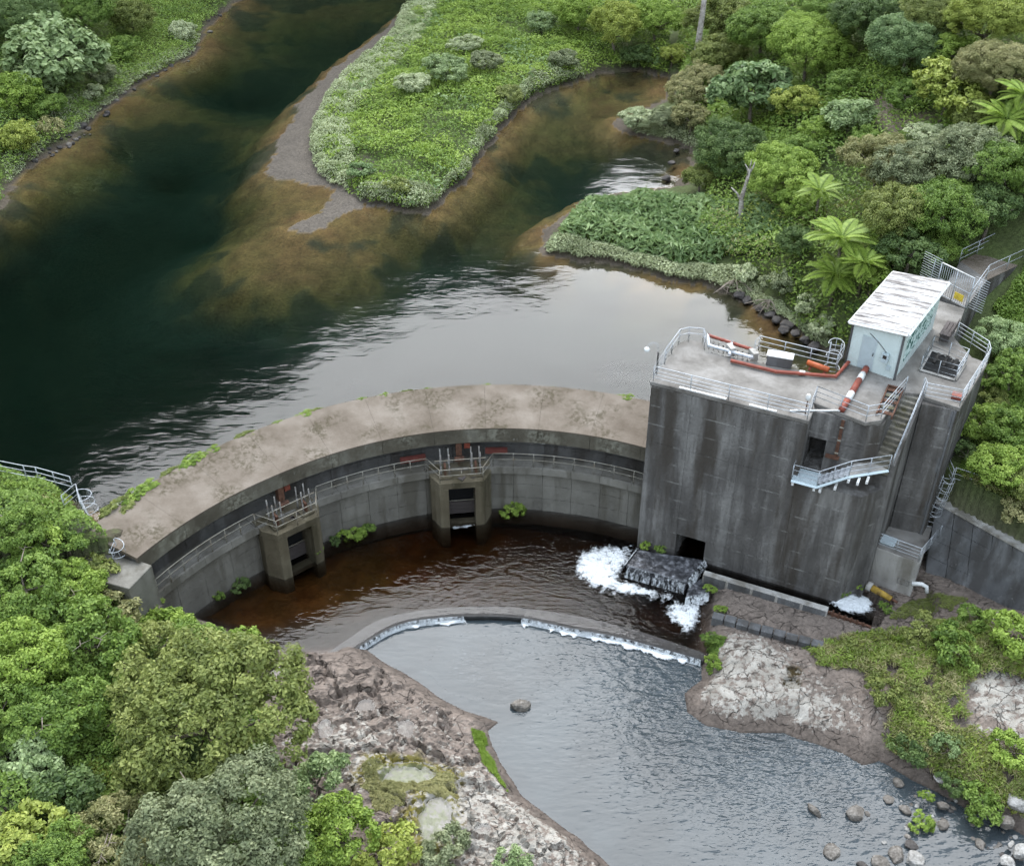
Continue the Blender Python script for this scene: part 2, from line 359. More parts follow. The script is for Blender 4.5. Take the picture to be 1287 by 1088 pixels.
tps_dn = TPS(ctl([(340, 850, .7), (400, 870, 1.2), (500, 880, .7), (560, 910, .5), (600, 940, .3), (450, 950, 1.6), (420, 1000, 1.8), (520, 980, 1.5), (560, 1000, 1.5), (620, 1020, .9), (660, 1060, .8), (560, 1060, 1.7), (640, 1100, 1.2), (480, 1060, 2), (700, 1088, .5),
     (300, 850, 1.3), (250, 800, 1.2), (200, 780, 1.8), (200, 740, 2.4), (320, 950, 2.4), (300, 1050, 3.4), (200, 900, 3.2), (120, 800, 4), (100, 720, 5.2), (0, 800, 6), (0, 950, 5.6), (100, 1000, 4.6), (0, 1088, 5.8), (200, 1120, 4.5), (400, 1120, 2.6), (-150, 900, 9), (-150, 1100, 9.5), (100, 1200, 5.5),
     (880, 870, .25), (920, 880, .5), (920, 830, .85), (970, 860, .8), (1030, 880, .55), (1070, 910, .4), (1000, 830, .9), (900, 790, .7), (960, 780, .75), (1060, 820, 1), (1120, 790, 1.2), (1120, 860, 1.2), (1110, 930, .8), (1180, 900, 1.3), (1200, 960, .9), (1180, 800, 1.5), (1260, 800, 1.8), (1287, 880, 1.7), (1240, 900, 1.5), (1287, 990, .9), (1287, 770, 1.9), (1400, 850, 2.6), (1400, 1000, 1.8)])
   + [Vector((-24, 39, 6.4)), Vector((-20, 42, 5)), Vector((-30, 38, 7.6)), Vector((-40, 34, 10)), Vector((23.5, 45.6, .9)), Vector((27, 42.6, 1)), Vector((21, 44, .8)), Vector((17, 44.5, .5)), Vector((11, 47, .3)), Vector((32, 36.5, 1.4)), Vector((40, 25, 2.5)), Vector((-50, 20, 13)), Vector((50, 5, 5)), Vector((-20, 5, 6)), Vector((20, 5, 0))])
depth_pts = TPS([Vector((p.x, p.y, d)) for p, d in [(U(x, y, WU), d) for x, y, d in [
    (60, 225, .9), (120, 185, .9), (200, 120, .9), (270, 60, .8), (330, 10, .8), (100, 240, 4.2), (200, 180, 4.6), (300, 90, 4), (400, 30, 2.8), (50, 320, 5), (0, 420, 5), (250, 250, 4), (330, 160, 1.2), (300, 230, 1.1), (350, 250, .45), (290, 300, .9), (340, 310, .5), (420, 310, .6), (470, 280, .5), (470, 320, 1.1), (380, 345, 1.), (260, 330, 1.4), (300, 350, 1.3), (520, 310, 2.6), (330, 390, 3.2), (250, 400, 5), (420, 410, 5), (150, 520, 6), (600, 430, 6), (500, 470, 6), (700, 470, 6), (560, 290, 2.6), (600, 270, 2.2), (620, 320, 4.5), (590, 240, 1.1), (640, 200, 1.8), (680, 250, 2.2), (700, 180, 2), (670, 300, 1), (660, 150, .9), (720, 140, 1), (720, 220, 3.2), (760, 120, .7), (800, 110, .6), (770, 200, 3), (830, 200, 1.6), (850, 180, .6), (740, 350, 1.4), (850, 380, 1.5), (950, 420, 1), (780, 420, 5), (900, 420, 4), (600, 180, .6), (450, 5, 1.5), (500, -60, 1.5)]]], .2)
bed_pts = TPS([Vector((p.x, p.y, d)) for p, d in [(U(x, y, -.2), d) for x, y, d in [
    (300, 770, .35), (350, 780, .5), (420, 760, .55), (420, 700, .6), (480, 720, .7), (560, 690, 1), (520, 740, 1), (640, 690, 1), (760, 680, 1.6), (700, 720, 1.3), (800, 760, 1.4), (640, 740, 1.3), (330, 740, .5), (250, 760, .5),
    (560, 830, .6), (500, 810, .7), (640, 840, .8), (600, 890, .4), (750, 830, .9), (850, 850, 1), (700, 900, .6), (760, 950, .6), (850, 950, .55), (950, 950, .5), (1050, 970, .35), (700, 980, .5), (800, 1040, .6), (950, 1040, .5), (1050, 1040, .35), (1150, 1040, .25), (1250, 1060, .2), (860, 900, .8)]]], .2)

def land(x, y, want=False):
    x = np.asarray(x, float); y = np.asarray(y, float)
    up = inpoly(x, y, up_poly)
    ds = sdist(x, y, res_poly); dr = sdist(x, y, riv_poly)          # positive in the water
    wob = (fbm(x * 1.3, y * 1.3, 3) - .5) * .5
    # upstream
    d = -ds + (wob * 1.5 + (fbm(x * .45, y * .45, 13) - .5) * 1.2 + (fbm(x * 3.1, y * 3.1, 15) - .5) * .5) * sstep(-4, -.2, ds) * sstep(4, .2, ds)
    tz = np.maximum(tps_up(x, y), WU + .22)
    w = sstep(.1, 3.2, d)
    zl = (1 - w) * (WU + .02 + .16 * d) + w * tz + w * (fbm(x * .5, y * .5, 5) - .5) * .7
    dep = np.clip(depth_pts(x, y), .25, 7)
    zw = WU - np.minimum(dep * sstep(0, 4.5, -d) + .12 * np.clip(-d, 0, 3), dep) - (fbm(x * .9, y * .9, 8) - .5) * .5 * sstep(0, 1.5, -d)
    zu = np.where(d > 0, zl, zw)
    # downstream
    d2 = -dr + wob * .3
    tz = np.maximum(tps_dn(x, y), -.05)
    w = sstep(0, 1.6, d2)
    zl2 = (1 - w) * (-.42 + .42 * d2) + w * tz
    rock = sstep(7.5, 5.5, zl2) * sstep(0, .4, d2)
    wx = x + 1.6 * (fbm(x * .5, y * .5, 31) - .5) + .5 * (fbm(x * 2, y * 2, 35) - .5); wy = y + 1.6 * (fbm(x * .5, y * .5, 33) - .5) + .5 * (fbm(x * 2, y * 2, 37) - .5)
    f1, f2, idn = worley(wx * .42, wy * .62, 21); g1, g2, idg = worley(wx * 1.1, wy * 1.5, 41); k1, k2, idk = worley(wx * 2.6, wy * 3.4, 43)
    brk = np.clip(.1 - (f2 - f1), 0, 1) * 3.2 + np.clip(.09 - (g2 - g1), 0, 1) * 1.9 + np.clip(.1 - (k2 - k1), 0, 1) * .7
    calm = 1 - .75 * sstep(5, 9, x)                          # the right hand rock is smoother
    zl2 = zl2 + rock * calm * sstep(.1, 1.5, d2) * ((idn - .5) * .5 + (idg - .5) * .24 + (idk - .5) * .1 - brk * .8 + (fbm(x * .8, y * .8, 51) - .5) * .4 + (fbm(x * 5, y * 5, 55, 3) - .5) * .1)
    dep = np.clip(bed_pts(x, y), .15, 3)
    zw2 = -.42 - dep * sstep(0, 1.3, -d2) - .15 * sstep(0, .25, -d2) + (fbm(x * 1.1, y * 1.1, 61) - .5) * .3 * sstep(0, 1, -d2)
    zd = np.where(d2 > 0, zl2, zw2)
    # rock basins holding puddles
    for (cx, cy, ra, rb, zz) in PUD:
        q = np.hypot((x - cx) / ra, (y - cy) / rb) + (fbm(x * 1.5, y * 1.5, 71) - .5) * .7
        zd = np.where(q < 1.9, np.maximum(zd, zz + .03 * sstep(.95, 1.2, q) - .8 * sstep(1.25, 1.9, q)), zd)
        k = sstep(1.08, .8, q); zd = zd * (1 - k) + (zz - .13) * k
    kq = [U(896, 770, .75)[:2], U(1036, 808, .75)[:2]]
    kdst = distline(x, y, kq, False); zd = np.where(kdst < .9, np.minimum(zd, .42), zd)
    # the outlet channel cut along the foot of the tower
    cq = [U(884, 706, .5)[:2], U(1034, 742, .5)[:2], U(1080, 738, .5)[:2], U(1112, 756, .5)[:2], U(1098, 782, .5)[:2], U(1046, 760, .5)[:2], U(886, 714, .5)[:2]]
    zd = np.where(sdist(x, y, cq) > -.35, np.minimum(zd, -.5), zd)
    zd = np.where((sdist(x, y, cq) > -2.6) & (zd > .45), zd * .25 + .3, zd)
    z = np.where(up, zu, zd)
    if want: return z, up, d, d2
    return z
PUD = []; PUD_ = []
for px, py, rw, rh, z in [(511, 970, 37, 14, 1.45), (548, 1032, 22, 24, 1.55), (352, 838, 14, 7, .75), (456, 882, 13, 9, .95), (510, 917, 12, 11, .75), (407, 915, 9, 14, 1.4), (605, 1038, 10, 6, 1.1), (997, 843, 11, 6, .8), (995, 857, 12, 6, .75)]:
    p = U(px, py, z); s_ = zdepth(p) / FOC; ra_, rb_ = rw * s_, rh * s_ / .72
    qa = np.linspace(0, 2 * np.pi, 25)[:-1]
    rim = land(p.x + 1.2 * ra_ * np.cos(qa), p.y + 1.2 * rb_ * np.sin(qa))      # the pool stands at the lowest point of its rim
    PUD_.append((p.x, p.y, ra_, rb_, float(np.percentile(rim, 25))))
PUD = PUD_

# grid: fine where it is close, coarser far off
def axis(segs):
    out = []
    for a, b, n in segs: out += list(np.linspace(a, b, n, endpoint=False))
    return np.array(out + [segs[-1][1]])
gx = axis([(-78, -42, 30), (-42, -26, 36), (-26, -14, 50), (-14, 20, 285), (20, 32, 50), (32, 60, 46), (60, 82, 16)])
gy = axis([(8, 26, 20), (26, 46, 170), (46, 62, 66), (62, 100, 100), (100, 175, 80)])
GX, GY = np.meshgrid(gx, gy)
LZ, LUP, LD, LD2 = land(GX, GY, True)
# real colours of the ground: soil, sand, river bed, bare rock, moss
def zone():
    n1 = fbm(GX * .35, GY * .35, 101); n2 = fbm(GX * 1.4, GY * 1.4, 111); n3 = fbm(GX * .12, GY * .16, 121)
    def C(r, g, b): return np.array([r, g, b])[None, None, :]
    soil = C(.05, .06, .022) * (1 - n2[..., None]) + C(.09, .12, .035) * n2[..., None]
    sand = C(.105, .088, .07) * (.8 + .4 * n2[..., None])
    c = soil.copy()
    wet = np.maximum(sstep(.9, .4, LD + (n2 - .5)) * .0, sstep(5., 4., distline(GX, GY, [p[:2] for p in isle_west[1:20]], False) + (n2 - .5)))                     # bare mud bar on the west side of the island
    brn = sstep(1.4, .5, LD + (n2 - .5))[..., None]; soil = soil * (1 - brn) + C(.085, .068, .05) * (.6 + .8 * n1[..., None]) * brn
    c = np.where((LUP & (LD > 0))[..., None], soil * (1 - wet[..., None]) + sand * wet[..., None], c)
    ob = C(.13, .066, .026) * (1 - n1[..., None]) + C(.15, .12, .035) * n1[..., None]
    ob = ob * (.55 + .9 * n2[..., None])
    patch = sstep(.5, .6, n3 * .5 + n1 * .5)[..., None]
    bed = ob * (1 - .75 * patch) + C(.02, .028, .018) * .75 * patch
    deep = sstep(1.6, 3.6, WU - LZ)[..., None]
    bed = bed * (1 - deep) + C(.05, .068, .056) * deep
    c = np.where((LUP & (LD <= 0))[..., None], bed, c)
    # below the dam
    rock = C(.185, .148, .122) * (.7 + .6 * n2[..., None])
    edge = sstep(.9, .1, LD2)[..., None]
    rock = rock * (1 - .35 * edge)
    c = np.where((~LUP & (LD2 > 0))[..., None], rock, c)
    pool = C(.2, .085, .03) * (1 - n1[..., None]) + C(.13, .11, .03) * n1[..., None]
    sandy = C(.1, .115, .115) * (.7 + .6 * n2[..., None])
    wy = sstep(46.5, 44.5, GY + .018 * (GX + .8) ** 2 )[..., None]
    bedd = pool * (.4 + 1.1 * n2[..., None]) * (1 - wy) + sandy * wy
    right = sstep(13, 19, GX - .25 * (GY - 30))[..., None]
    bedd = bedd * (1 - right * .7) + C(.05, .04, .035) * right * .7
    ed = sstep(1.1, .3, -LD2)[..., None]; bedd = bedd * (1 - ed) + C(.07, .055, .045) * ed
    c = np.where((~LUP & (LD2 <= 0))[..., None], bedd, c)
    # moss round the rain pools
    for k, (cx, cy, ra, rb, zz) in enumerate(PUD):
        q = np.hypot((GX - cx) / ra, (GY - cy) / rb)
        if k < 2:
            m = sstep(2.3, 1.5, q + (n2 - .5) * 1.4)[..., None] * (~LUP)[..., None]
            c = c * (1 - m) + C(.15, .13, .03) * (.7 + .6 * n1[..., None]) * m
            m = sstep(1.1, .8, q)[..., None]; c = c * (1 - m) + C(.26, .27, .15) * m
        elif k >= 7:
            m = sstep(1.2, .8, q)[..., None]; c = c * (1 - m) + C(.07, .05, .02) * m
    # trodden path on the hillside
    q = distline(GX, GY, [U(1112, 135, 14)[:2], U(1114, 150, 14)[:2], U(1128, 160, 14)[:2], U(1150, 165, 14)[:2]], False)
    m = (sstep(1.3, .5, q) * LUP)[..., None]; c = c * (1 - m) + C(.28, .22, .17) * m
    return c
LC = zone()
# pale lichen on the dry rock
lich = np.zeros(GX.shape)
for px, py, r, a in [(460, 930, 3.5, .6), (430, 1000, 3, .55), (620, 990, 2.6, .8), (650, 1030, 3, 1), (600, 1070, 3, .9), (700, 1070, 2.6, 1), (560, 1010, 2, .8), (540, 900, 2.5, .45), (420, 940, 2, .8), (925, 815, 1.6, 1.3), (920, 860, 2.2, 1.5), (970, 880, 2.3, 1.4), (1020, 890, 1.8, 1.2), (950, 830, 2.2, 1.2), (1080, 880, 1.2, .7), (1250, 885, 2.2, 1.1), (1287, 920, 2.5, 1.1), (1240, 860, 1.5, .7)]:
    p = U(px, py, 1); lich += .8 * a * np.exp(-((GX - p.x) ** 2 + (GY - p.y) ** 2) / r ** 2)
lich *= (~LUP) * sstep(.25, .9, LD2)
nY, nX = GX.shape
ii = np.arange(nY * nX).reshape(nY, nX)
GF = np.stack([ii[:-1, :-1], ii[:-1, 1:], ii[1:, 1:], ii[1:, :-1]], -1).reshape(-1, 4)
t = NT('ground_soil_and_rock')
a = t.n('ShaderNodeAttribute', attribute_name='ground'); b = t.n('ShaderNodeAttribute', attribute_name='lichen')
fi = t.noise(5, detail=8, rough=.7); big = t.noise(1.3, detail=6)
c = t.mix(.85, a.outputs['Color'], t.ramp(fi, [(.3, (.45,) * 3), (.7, (1.5,) * 3)]), 'MULTIPLY')
lm = t.math('MULTIPLY', t.mask(t.math('ADD', t.noise(3.2, detail=9, rough=.72), t.math('MULTIPLY', t.math('MINIMUM', b.outputs['Fac'], 1.5), .12)), .62, .67), t.math('MINIMUM', t.math('MULTIPLY', b.outputs['Fac'], 2.), 1.))
c = t.mix(lm, c, t.ramp(big, [(.35, (.25, .225, .19)), (.65, (.43, .4, .35))]))
rk = t.n('ShaderNodeAttribute', attribute_name='rock')
wq = t.n('ShaderNodeTexNoise', Scale=1.1, Detail=3); t.l(t.pos(), wq.inputs['Vector']); vm = t.n('ShaderNodeVectorMath', operation='ADD'); sc_ = t.n('ShaderNodeVectorMath', operation='SCALE'); sc_.inputs['Scale'].default_value = .9; t.l(wq.outputs['Color'], sc_.inputs[0]); t.l(t.pos((1, 1.35, .4)), vm.inputs[0]); t.l(sc_.outputs[0], vm.inputs[1])
def crack(scale, w):
    vo = t.n('ShaderNodeTexVoronoi', feature='DISTANCE_TO_EDGE', Scale=scale); t.l(vm.outputs[0], vo.inputs['Vector']); return t.mask(vo.outputs['Distance'], 0, w)
ck = t.math('MULTIPLY', crack(.33, .018), crack(1.05, .03))
ckm = t.math('MULTIPLY', t.math('MULTIPLY', t.math('SUBTRACT', 1., ck), rk.outputs['Fac']), t.mask(t.noise(1.7, detail=3), .42, .58))
c = t.mix(t.math('MULTIPLY', ckm, .75), c, (.045, .036, .03))
hh_ = t.math('SUBTRACT', t.math('ADD', fi, big), t.math('MULTIPLY', ckm, 1.5))
M['ground'] = t.finish(c, .85, t.bump(hh_, .8, .09), spec=.25)
gm = npmesh('ground', np.stack([GX, GY, LZ], -1).reshape(-1, 3), GF, True, {'ground': LC.reshape(-1, 3), 'lichen': lich.ravel(), 'rock': ((~LUP) * sstep(0, .3, LD2) * sstep(5, 3, LZ) * np.min([sstep(1.1, 1.4, np.hypot((GX - q[0]) / q[2], (GY - q[1]) / q[3])) for q in PUD], 0)).ravel()})
rkv = (~LUP) & (LD2 > 0) & (LZ < 5)
gm.polygons.foreach_set('use_smooth', ~(rkv[:-1, :-1] & rkv[1:, 1:]).ravel())
ground = tag(link('ground', gm, M['ground']), kind='structure')
from_x, from_y = gx, gy
def H(x, y):
    """ground height by looking up the sheet"""
    x = np.atleast_1d(np.asarray(x, float)); y = np.atleast_1d(np.asarray(y, float))
    i = np.clip(np.searchsorted(gx, x) - 1, 0, nX - 2); j = np.clip(np.searchsorted(gy, y) - 1, 0, nY - 2)
    fx = np.clip((x - gx[i]) / (gx[i + 1] - gx[i]), 0, 1); fy = np.clip((y - gy[j]) / (gy[j + 1] - gy[j]), 0, 1)
    return (LZ[j, i] * (1 - fx) + LZ[j, i + 1] * fx) * (1 - fy) + (LZ[j + 1, i] * (1 - fx) + LZ[j + 1, i + 1] * fx) * fy

# far hills that close the gorge (the still water mirrors them)
th = np.radians(np.linspace(-180, 180, 241)[:-1]); rr = np.array([72, 80, 90, 105, 120, 140, 165, 195, 230, 280, 350, 450, 600.])
TH, RR = np.meshgrid(th, rr); HX = RR * np.sin(TH); HY = 60 + RR * np.cos(TH)
azd = np.degrees(TH)
ridge = np.interp(azd, [-180, -120, -90, -60, -40, -25, -20, -16, -10, -6, 0, 3, 5.5, 8, 14, 25, 50, 90, 120, 180], [30, 55, 75, 88, 98, 94, 88, 82, 76, 74, 73, 70, 62, 45, 50, 66, 78, 75, 60, 30])
prof = np.interp(RR, [72, 82, 100, 125, 180, 600], [.1, .3, .7, 1, 1.1, 1.4])
HZ = 3 + ridge * prof + (fbm(HX * .03, HY * .03, 201) - .5) * 16 * prof + (fbm(HX * .12, HY * .12, 211) - .5) * 9
inside = (np.abs(HX + 0) < 74) & (HY > 10) & (HY < 172)
HZ = np.where(inside, -8, HZ)
n_ = len(th); k_ = np.arange(len(rr) * n_).reshape(len(rr), n_); k2 = np.roll(k_, -1, 1)
HF = np.stack([k_[:-1], k2[:-1], k2[1:], k_[1:]], -1).reshape(-1, 4)
M['hills'] = (lambda t: t.finish(t.ramp(t.noise(.22, detail=8, rough=.7), [(.35, (.018, .03, .014)), (.5, (.04, .065, .025)), (.68, (.085, .12, .045))]), .9, t.bump(t.noise(.3, detail=8, rough=.7), 1, 2.)))(NT('forested_hillside'))
tag(link('hills', npmesh('hills', np.stack([HX, HY, HZ], -1).reshape(-1, 3), HF, True), M['hills']), kind='structure')

# ---- water
def m_water(name, ior, ripples, absorb, dens, rough=.03, tint=(1, 1, 1), rip=None, murk=None):
    t = NT(name); nr = None
    h = None
    for sc, stretch, amt in ripples:
        q = t.math('MULTIPLY', t.noise(sc, stretch, detail=1, rough=.5), amt); h = q if h is None else t.math('ADD', h, q)
    if rip:                                        # current ripples, strongest near a point and dying out
        (cx, cy, r0, r1, sc, stretch, amt) = rip
        g = t.n('ShaderNodeNewGeometry'); vd = t.n('ShaderNodeVectorMath', operation='DISTANCE'); vd.inputs[1].default_value = (cx, cy, WD); t.l(g.outputs['Position'], vd.inputs[0])
        k = t.mask(vd.outputs['Value'], r1, r0); rt = t.n('ShaderNodeMapping'); rt.inputs['Rotation'].default_value = (0, 0, .5); rt.inputs['Scale'].default_value = stretch; t.l(g.outputs['Position'], rt.inputs['Vector'])
        h = t.math('ADD', h, t.math('MULTIPLY', t.math('MULTIPLY', t.noise(sc, vec=rt.outputs[0], detail=2), amt), k))
    nr = t.bump(h, 1., 1.)
    if murk:
        p = t.n('ShaderNodeBsdfPrincipled', Roughness=rough, IOR=ior); t.l(t.ramp(t.noise(.22, detail=4), [(.35, murk), (.65, [q * 1.5 for q in murk])]), p.inputs['Base Color']); t.l(nr, p.inputs['Normal'])
        tr = t.n('ShaderNodeBsdfTransparent'); ms = t.n('ShaderNodeMixShader'); ms.inputs[0].default_value = 1 - tint[0]; t.l(tr.outputs[0], ms.inputs[2]); t.l(p.outputs[0], ms.inputs[1])
        t.l(ms.outputs[0], t.out.inputs['Surface']); return t.m
    fr = t.n('ShaderNodeFresnel', IOR=ior); t.l(nr, fr.inputs['Normal'])
    gl = t.n('ShaderNodeBsdfGlossy', Roughness=rough); t.l(nr, gl.inputs['Normal'])
    tr = t.n('ShaderNodeBsdfTransparent'); tr.inputs[0].default_value = (*tint, 1)
    ms = t.n('ShaderNodeMixShader'); t.l(fr.outputs[0], ms.inputs[0]); t.l(tr.outputs[0], ms.inputs[1]); t.l(gl.outputs[0], ms.inputs[2])
    t.l(ms.outputs[0], t.out.inputs['Surface'])
    if dens:
        va = t.n('ShaderNodeVolumeAbsorption', Density=dens); va.inputs['Color'].default_value = (*absorb, 1); t.l(va.outputs[0], t.out.inputs['Volume'])
    return t.m
M['water_up'] = m_water('reservoir_water', 1.34, [(1.2, (1, 2.2, 1), .009), (.35, (1, 1.4, 1), .03)], (.34, .54, .47), .34, .07)
M['water_pool'] = m_water('stilling_pool_water', 1.33, [(2.4, (1, 2.6, 1), .012), (.8, (1, 1.8, 1), .04)], (.42, .26, .12), .8, .05, rip=(6., 45., 2., 14., 1.8, (1, 2.6, 1), .09))
M['water_down'] = m_water('river_water', 1.45, [(1.5, (1, 2.8, 1), .02), (.45, (1, 2., 1), .05)], (.45, .62, .66), .6, .04, (.8,) * 3, rip=(12., 40., 3., 16., 1.7, (1, 2.3, 1), .16), murk=(.04, .05, .055))
mb = MB().prism([(p[0], p[1]) for p in [arc(a, 22.3) for a in range(158, 54, -3)] + [Vector((14, 49.2, 0)), Vector((19, 50.5, 0)), Vector((24, 58, 0)), Vector((40, 70, 0)), Vector((60, 172, 0)), Vector((-100, 172, 0)), Vector((-100, 60, 0)), Vector((-40, 42, 0))]], -3.5, WU)
tag(mb.build('reservoir_water', M['water_up']), kind='structure')
# ---- weir, stilling pool, river
weir_back = UL([(405, 818), (431, 800), (470, 776), (528, 763), (586, 758.5), (641, 758.5), (711, 766), (788, 783), (874, 813), (886, 818)], -.02)
weir_lip = UL([(432, 826), (452, 812), (497, 786), (540, 777), (598, 773.5), (655, 776), (718, 789), (780, 801), (866, 824), (884, 830)], -.12)
def smooth(pts, n=4):
    out = []
    for i in range(len(pts) - 1):
        p0 = pts[max(i - 1, 0)]; p1 = pts[i]; p2 = pts[i + 1]; p3 = pts[min(i + 2, len(pts) - 1)]
        for k in range(n):
            u = k / n; out.append(.5 * ((2 * p1) + (p2 - p0) * u + (2 * p0 - 5 * p1 + 4 * p2 - p3) * u * u + (3 * p1 - p0 - 3 * p2 + p3) * u ** 3))
    return out + [pts[-1]]
wb_, wl_ = smooth(weir_back), smooth(weir_lip)
wb_ = [p * .72 + q * .28 for p, q in zip(wb_, wl_)]
mb = MB(); n = len(wb_)
prof_pts = []
for p, q in zip(wb_, wl_):
    prof_pts.append([Vector((p.x, p.y + .05, -1.6)), Vector((p.x, p.y + .05, -.07)), p * .3 + q * .7 + Vector((0, 0, -.02)), Vector((q.x, q.y, -.16)), Vector((q.x, q.y - .04, -.25)), Vector((q.x, q.y + .15, -1.6))])
k = 6; vv = [v for r in prof_pts for v in r]
mb.add(vv, [[i * k + j, (i + 1) * k + j, (i + 1) * k + j + 1, i * k + j + 1] for i in range(n - 1) for j in range(k - 1)])
t = NT('wet_weir_concrete'); st = t.noise(2.5, detail=6); fi = t.noise(9, (1.6, .35, 1), detail=6, rough=.7)
M['weir'] = t.finish(t.ramp(t.math('ADD', t.math('MULTIPLY', st, .5), t.math('MULTIPLY', fi, .5)), [(.38, (.02, .019, .018)), (.5, (.034, .033, .032)), (.62, (.06, .06, .06))]), .45, t.bump(fi, .5, .04), spec=.3)
weir = thing('curved_weir', 'low curved concrete weir with water slipping over it below the dam', 'weir', weir_back[4])
mb.build('weir_crest', M['weir'], weir)
poolP = [(p.x * .12 + q.x * .88, p.y * .12 + q.y * .88) for p, q in zip(wb_, wl_)] + [(13.5, 42), (14.5, 48.), (8.5, 50.5)] + [(p.x, p.y) for p in [arc(a, 20) for a in range(60, 160, 4)]] + [(-21, 38), (-15, 36)]
tag(MB().prism(poolP, -3, -.012).build('stilling_pool_water', M['water_pool']), kind='structure')
riverP = [(p.x, p.y + .12) for p in wl_] + [(14, 40), (30, 33), (45, 20), (45, 5), (-12, 5), (-12, 33)]
tag(MB().prism(riverP, -3, WD).build('river_water', M['water_down']), kind='structure')
# rain pools on the rock
M['puddle'] = m_water('puddle_water', 1.4, [(3, (1, 1, 1), .002)], (.6, .62, .4), .4)
for k, (cx, cy, ra, rb, z) in enumerate(PUD):
    mb = MB(); poly = [(cx + ra * 1.3 * math.cos(q * math.pi / 12), cy + rb * 1.3 * math.sin(q * math.pi / 12)) for q in range(24)]
    mb.prism(poly, z - .4, z - .02); tag(mb.build('puddle_water', M['puddle']), kind='structure')

# ---- foam: white broken water, real lumpy sheets; the fine flecks imitate sun glitter
def m_foam(name, thr, scale, sc=(1, 1, 1)):
    t = NT(name); a = t.n('ShaderNodeAttribute', attribute_name='v')
    n1 = t.noise(scale, sc, detail=6, rough=.65); n2 = t.noise(scale * 3.7, sc, detail=4, rough=.6)
    h = t.math('ADD', t.math('MULTIPLY', n1, .65), t.math('MULTIPLY', n2, .35))
    h = t.math('ADD', t.math('MULTIPLY', t.math('SUBTRACT', h, .5), 2.2), .5)
    m = t.mask(t.math('ADD', h, t.math('SUBTRACT', a.outputs['Fac'], .5)), thr, thr + .34)
    p = t.n('ShaderNodeBsdfPrincipled', Roughness=.6); p.inputs['Base Color'].default_value = (.82, .85, .86, 1)
    t.l(t.bump(h, 1, .15), p.inputs['Normal'])
    tr = t.n('ShaderNodeBsdfTransparent'); ms = t.n('ShaderNodeMixShader'); t.l(m, ms.inputs[0]); t.l(tr.outputs[0], ms.inputs[1]); t.l(p.outputs[0], ms.inputs[2])
    t.l(ms.outputs[0], t.out.inputs['Surface']); return t.m
M['foam'] = m_foam('white_foam', .5, 2.4)
M['glitter'] = m_foam('sun_glitter_flecks', .64, 7.)
M['veil'] = m_foam('falling_water_veil', .5, 2.2, (2.2, 2.2, .25))
def foam_sheet(name, poly, z, amp, label, mat='foam', edge=.6, boost=.25, res=.12):
    P = [(p[0], p[1]) for p in poly]; xs = [p[0] for p in P]; ys = [p[1] for p in P]
    X, Y = np.meshgrid(np.arange(min(xs), max(xs), res), np.arange(min(ys), max(ys), res))
    d = sdist(X, Y, P); ins = d > -.02
    Z = z + amp * fbm(X * 2.2, Y * 2.2, 301) * sstep(0, edge, d)
    v = .5 + boost * sstep(0, edge * 1.6, d) - .22 * sstep(edge, 0, d)
    idx = -np.ones(X.shape, int); idx[ins] = np.arange(ins.sum())
    q = np.stack([idx[:-1, :-1], idx[:-1, 1:], idx[1:, 1:], idx[1:, :-1]], -1).reshape(-1, 4); q = q[(q >= 0).all(1)]
    o = link(name, npmesh(name, np.stack([X[ins], Y[ins], Z[ins]], -1), q, True, {'v': v[ins]}), M[mat])
    return tag(o, label, 'foam', kind='stuff')
foam_sheet('foam', UL([(712, 710), (728, 688), (765, 680), (790, 684), (803, 682), (805, 698), (794, 715), (788, 726), (815, 734), (852, 744), (850, 762), (800, 758), (765, 752), (735, 742), (718, 728)], 0), .02, .22, 'white churning foam left of the apron below the tower', boost=.4, edge=.8)
foam_sheet('foam', UL([(826, 762), (842, 748), (862, 752), (890, 748), (890, 778), (880, 798), (858, 800), (834, 784)], 0), .02, .16, 'white foam below the small fall at the tower corner', boost=.4, edge=.8)
foam_sheet('foam', UL([(1034, 757), (1050, 747), (1068, 742), (1092, 748), (1104, 758), (1100, 772), (1088, 778), (1068, 775), (1048, 768)], .3), .32, .16, 'bubbling white outflow in the end of the channel', boost=.6, edge=.5)
foam_sheet('foam', UL([(560, 800), (600, 790), (632, 810), (640, 850), (622, 878), (590, 880), (560, 870), (530, 840)], WD), WD + .015, .01, 'white flecks painted as sun glitter on the river below the weir', 'glitter', 1.2, .04)  # sun glitter put in as white flecks on the water
def foam_line(pts, wid, label):
    L = smooth([Vector((p.x, p.y, 0)) for p in pts], 5); poly = []
    nrm = []
    for i, p in enumerate(L):
        tq = (L[min(i + 1, len(L) - 1)] - L[max(i - 1, 0)]).normalized(); nrm.append(Vector((tq.y, -tq.x, 0)))
    ws = [wid * (.55 + .8 * random.random()) for _ in L]
    up = [p + q * -.04 for p, q in zip(L, nrm)]; dn = [p + q * w for p, q, w in zip(L, nrm, ws)]
    foam_sheet('foam', up + dn[::-1], WD + .03, .16, label, 'foam', .2, .62, .06)
foam_line(UL([(449, 812), (470, 800), (497, 787), (540, 779), (588, 775)], -.3), .42, 'thin white foam line at the foot of the weir, rock end')
foam_line(UL([(655, 777), (690, 783), (718, 790), (748, 796), (780, 802), (820, 812), (868, 825)], -.3), .62, 'white foam line at the foot of the weir, tower end')

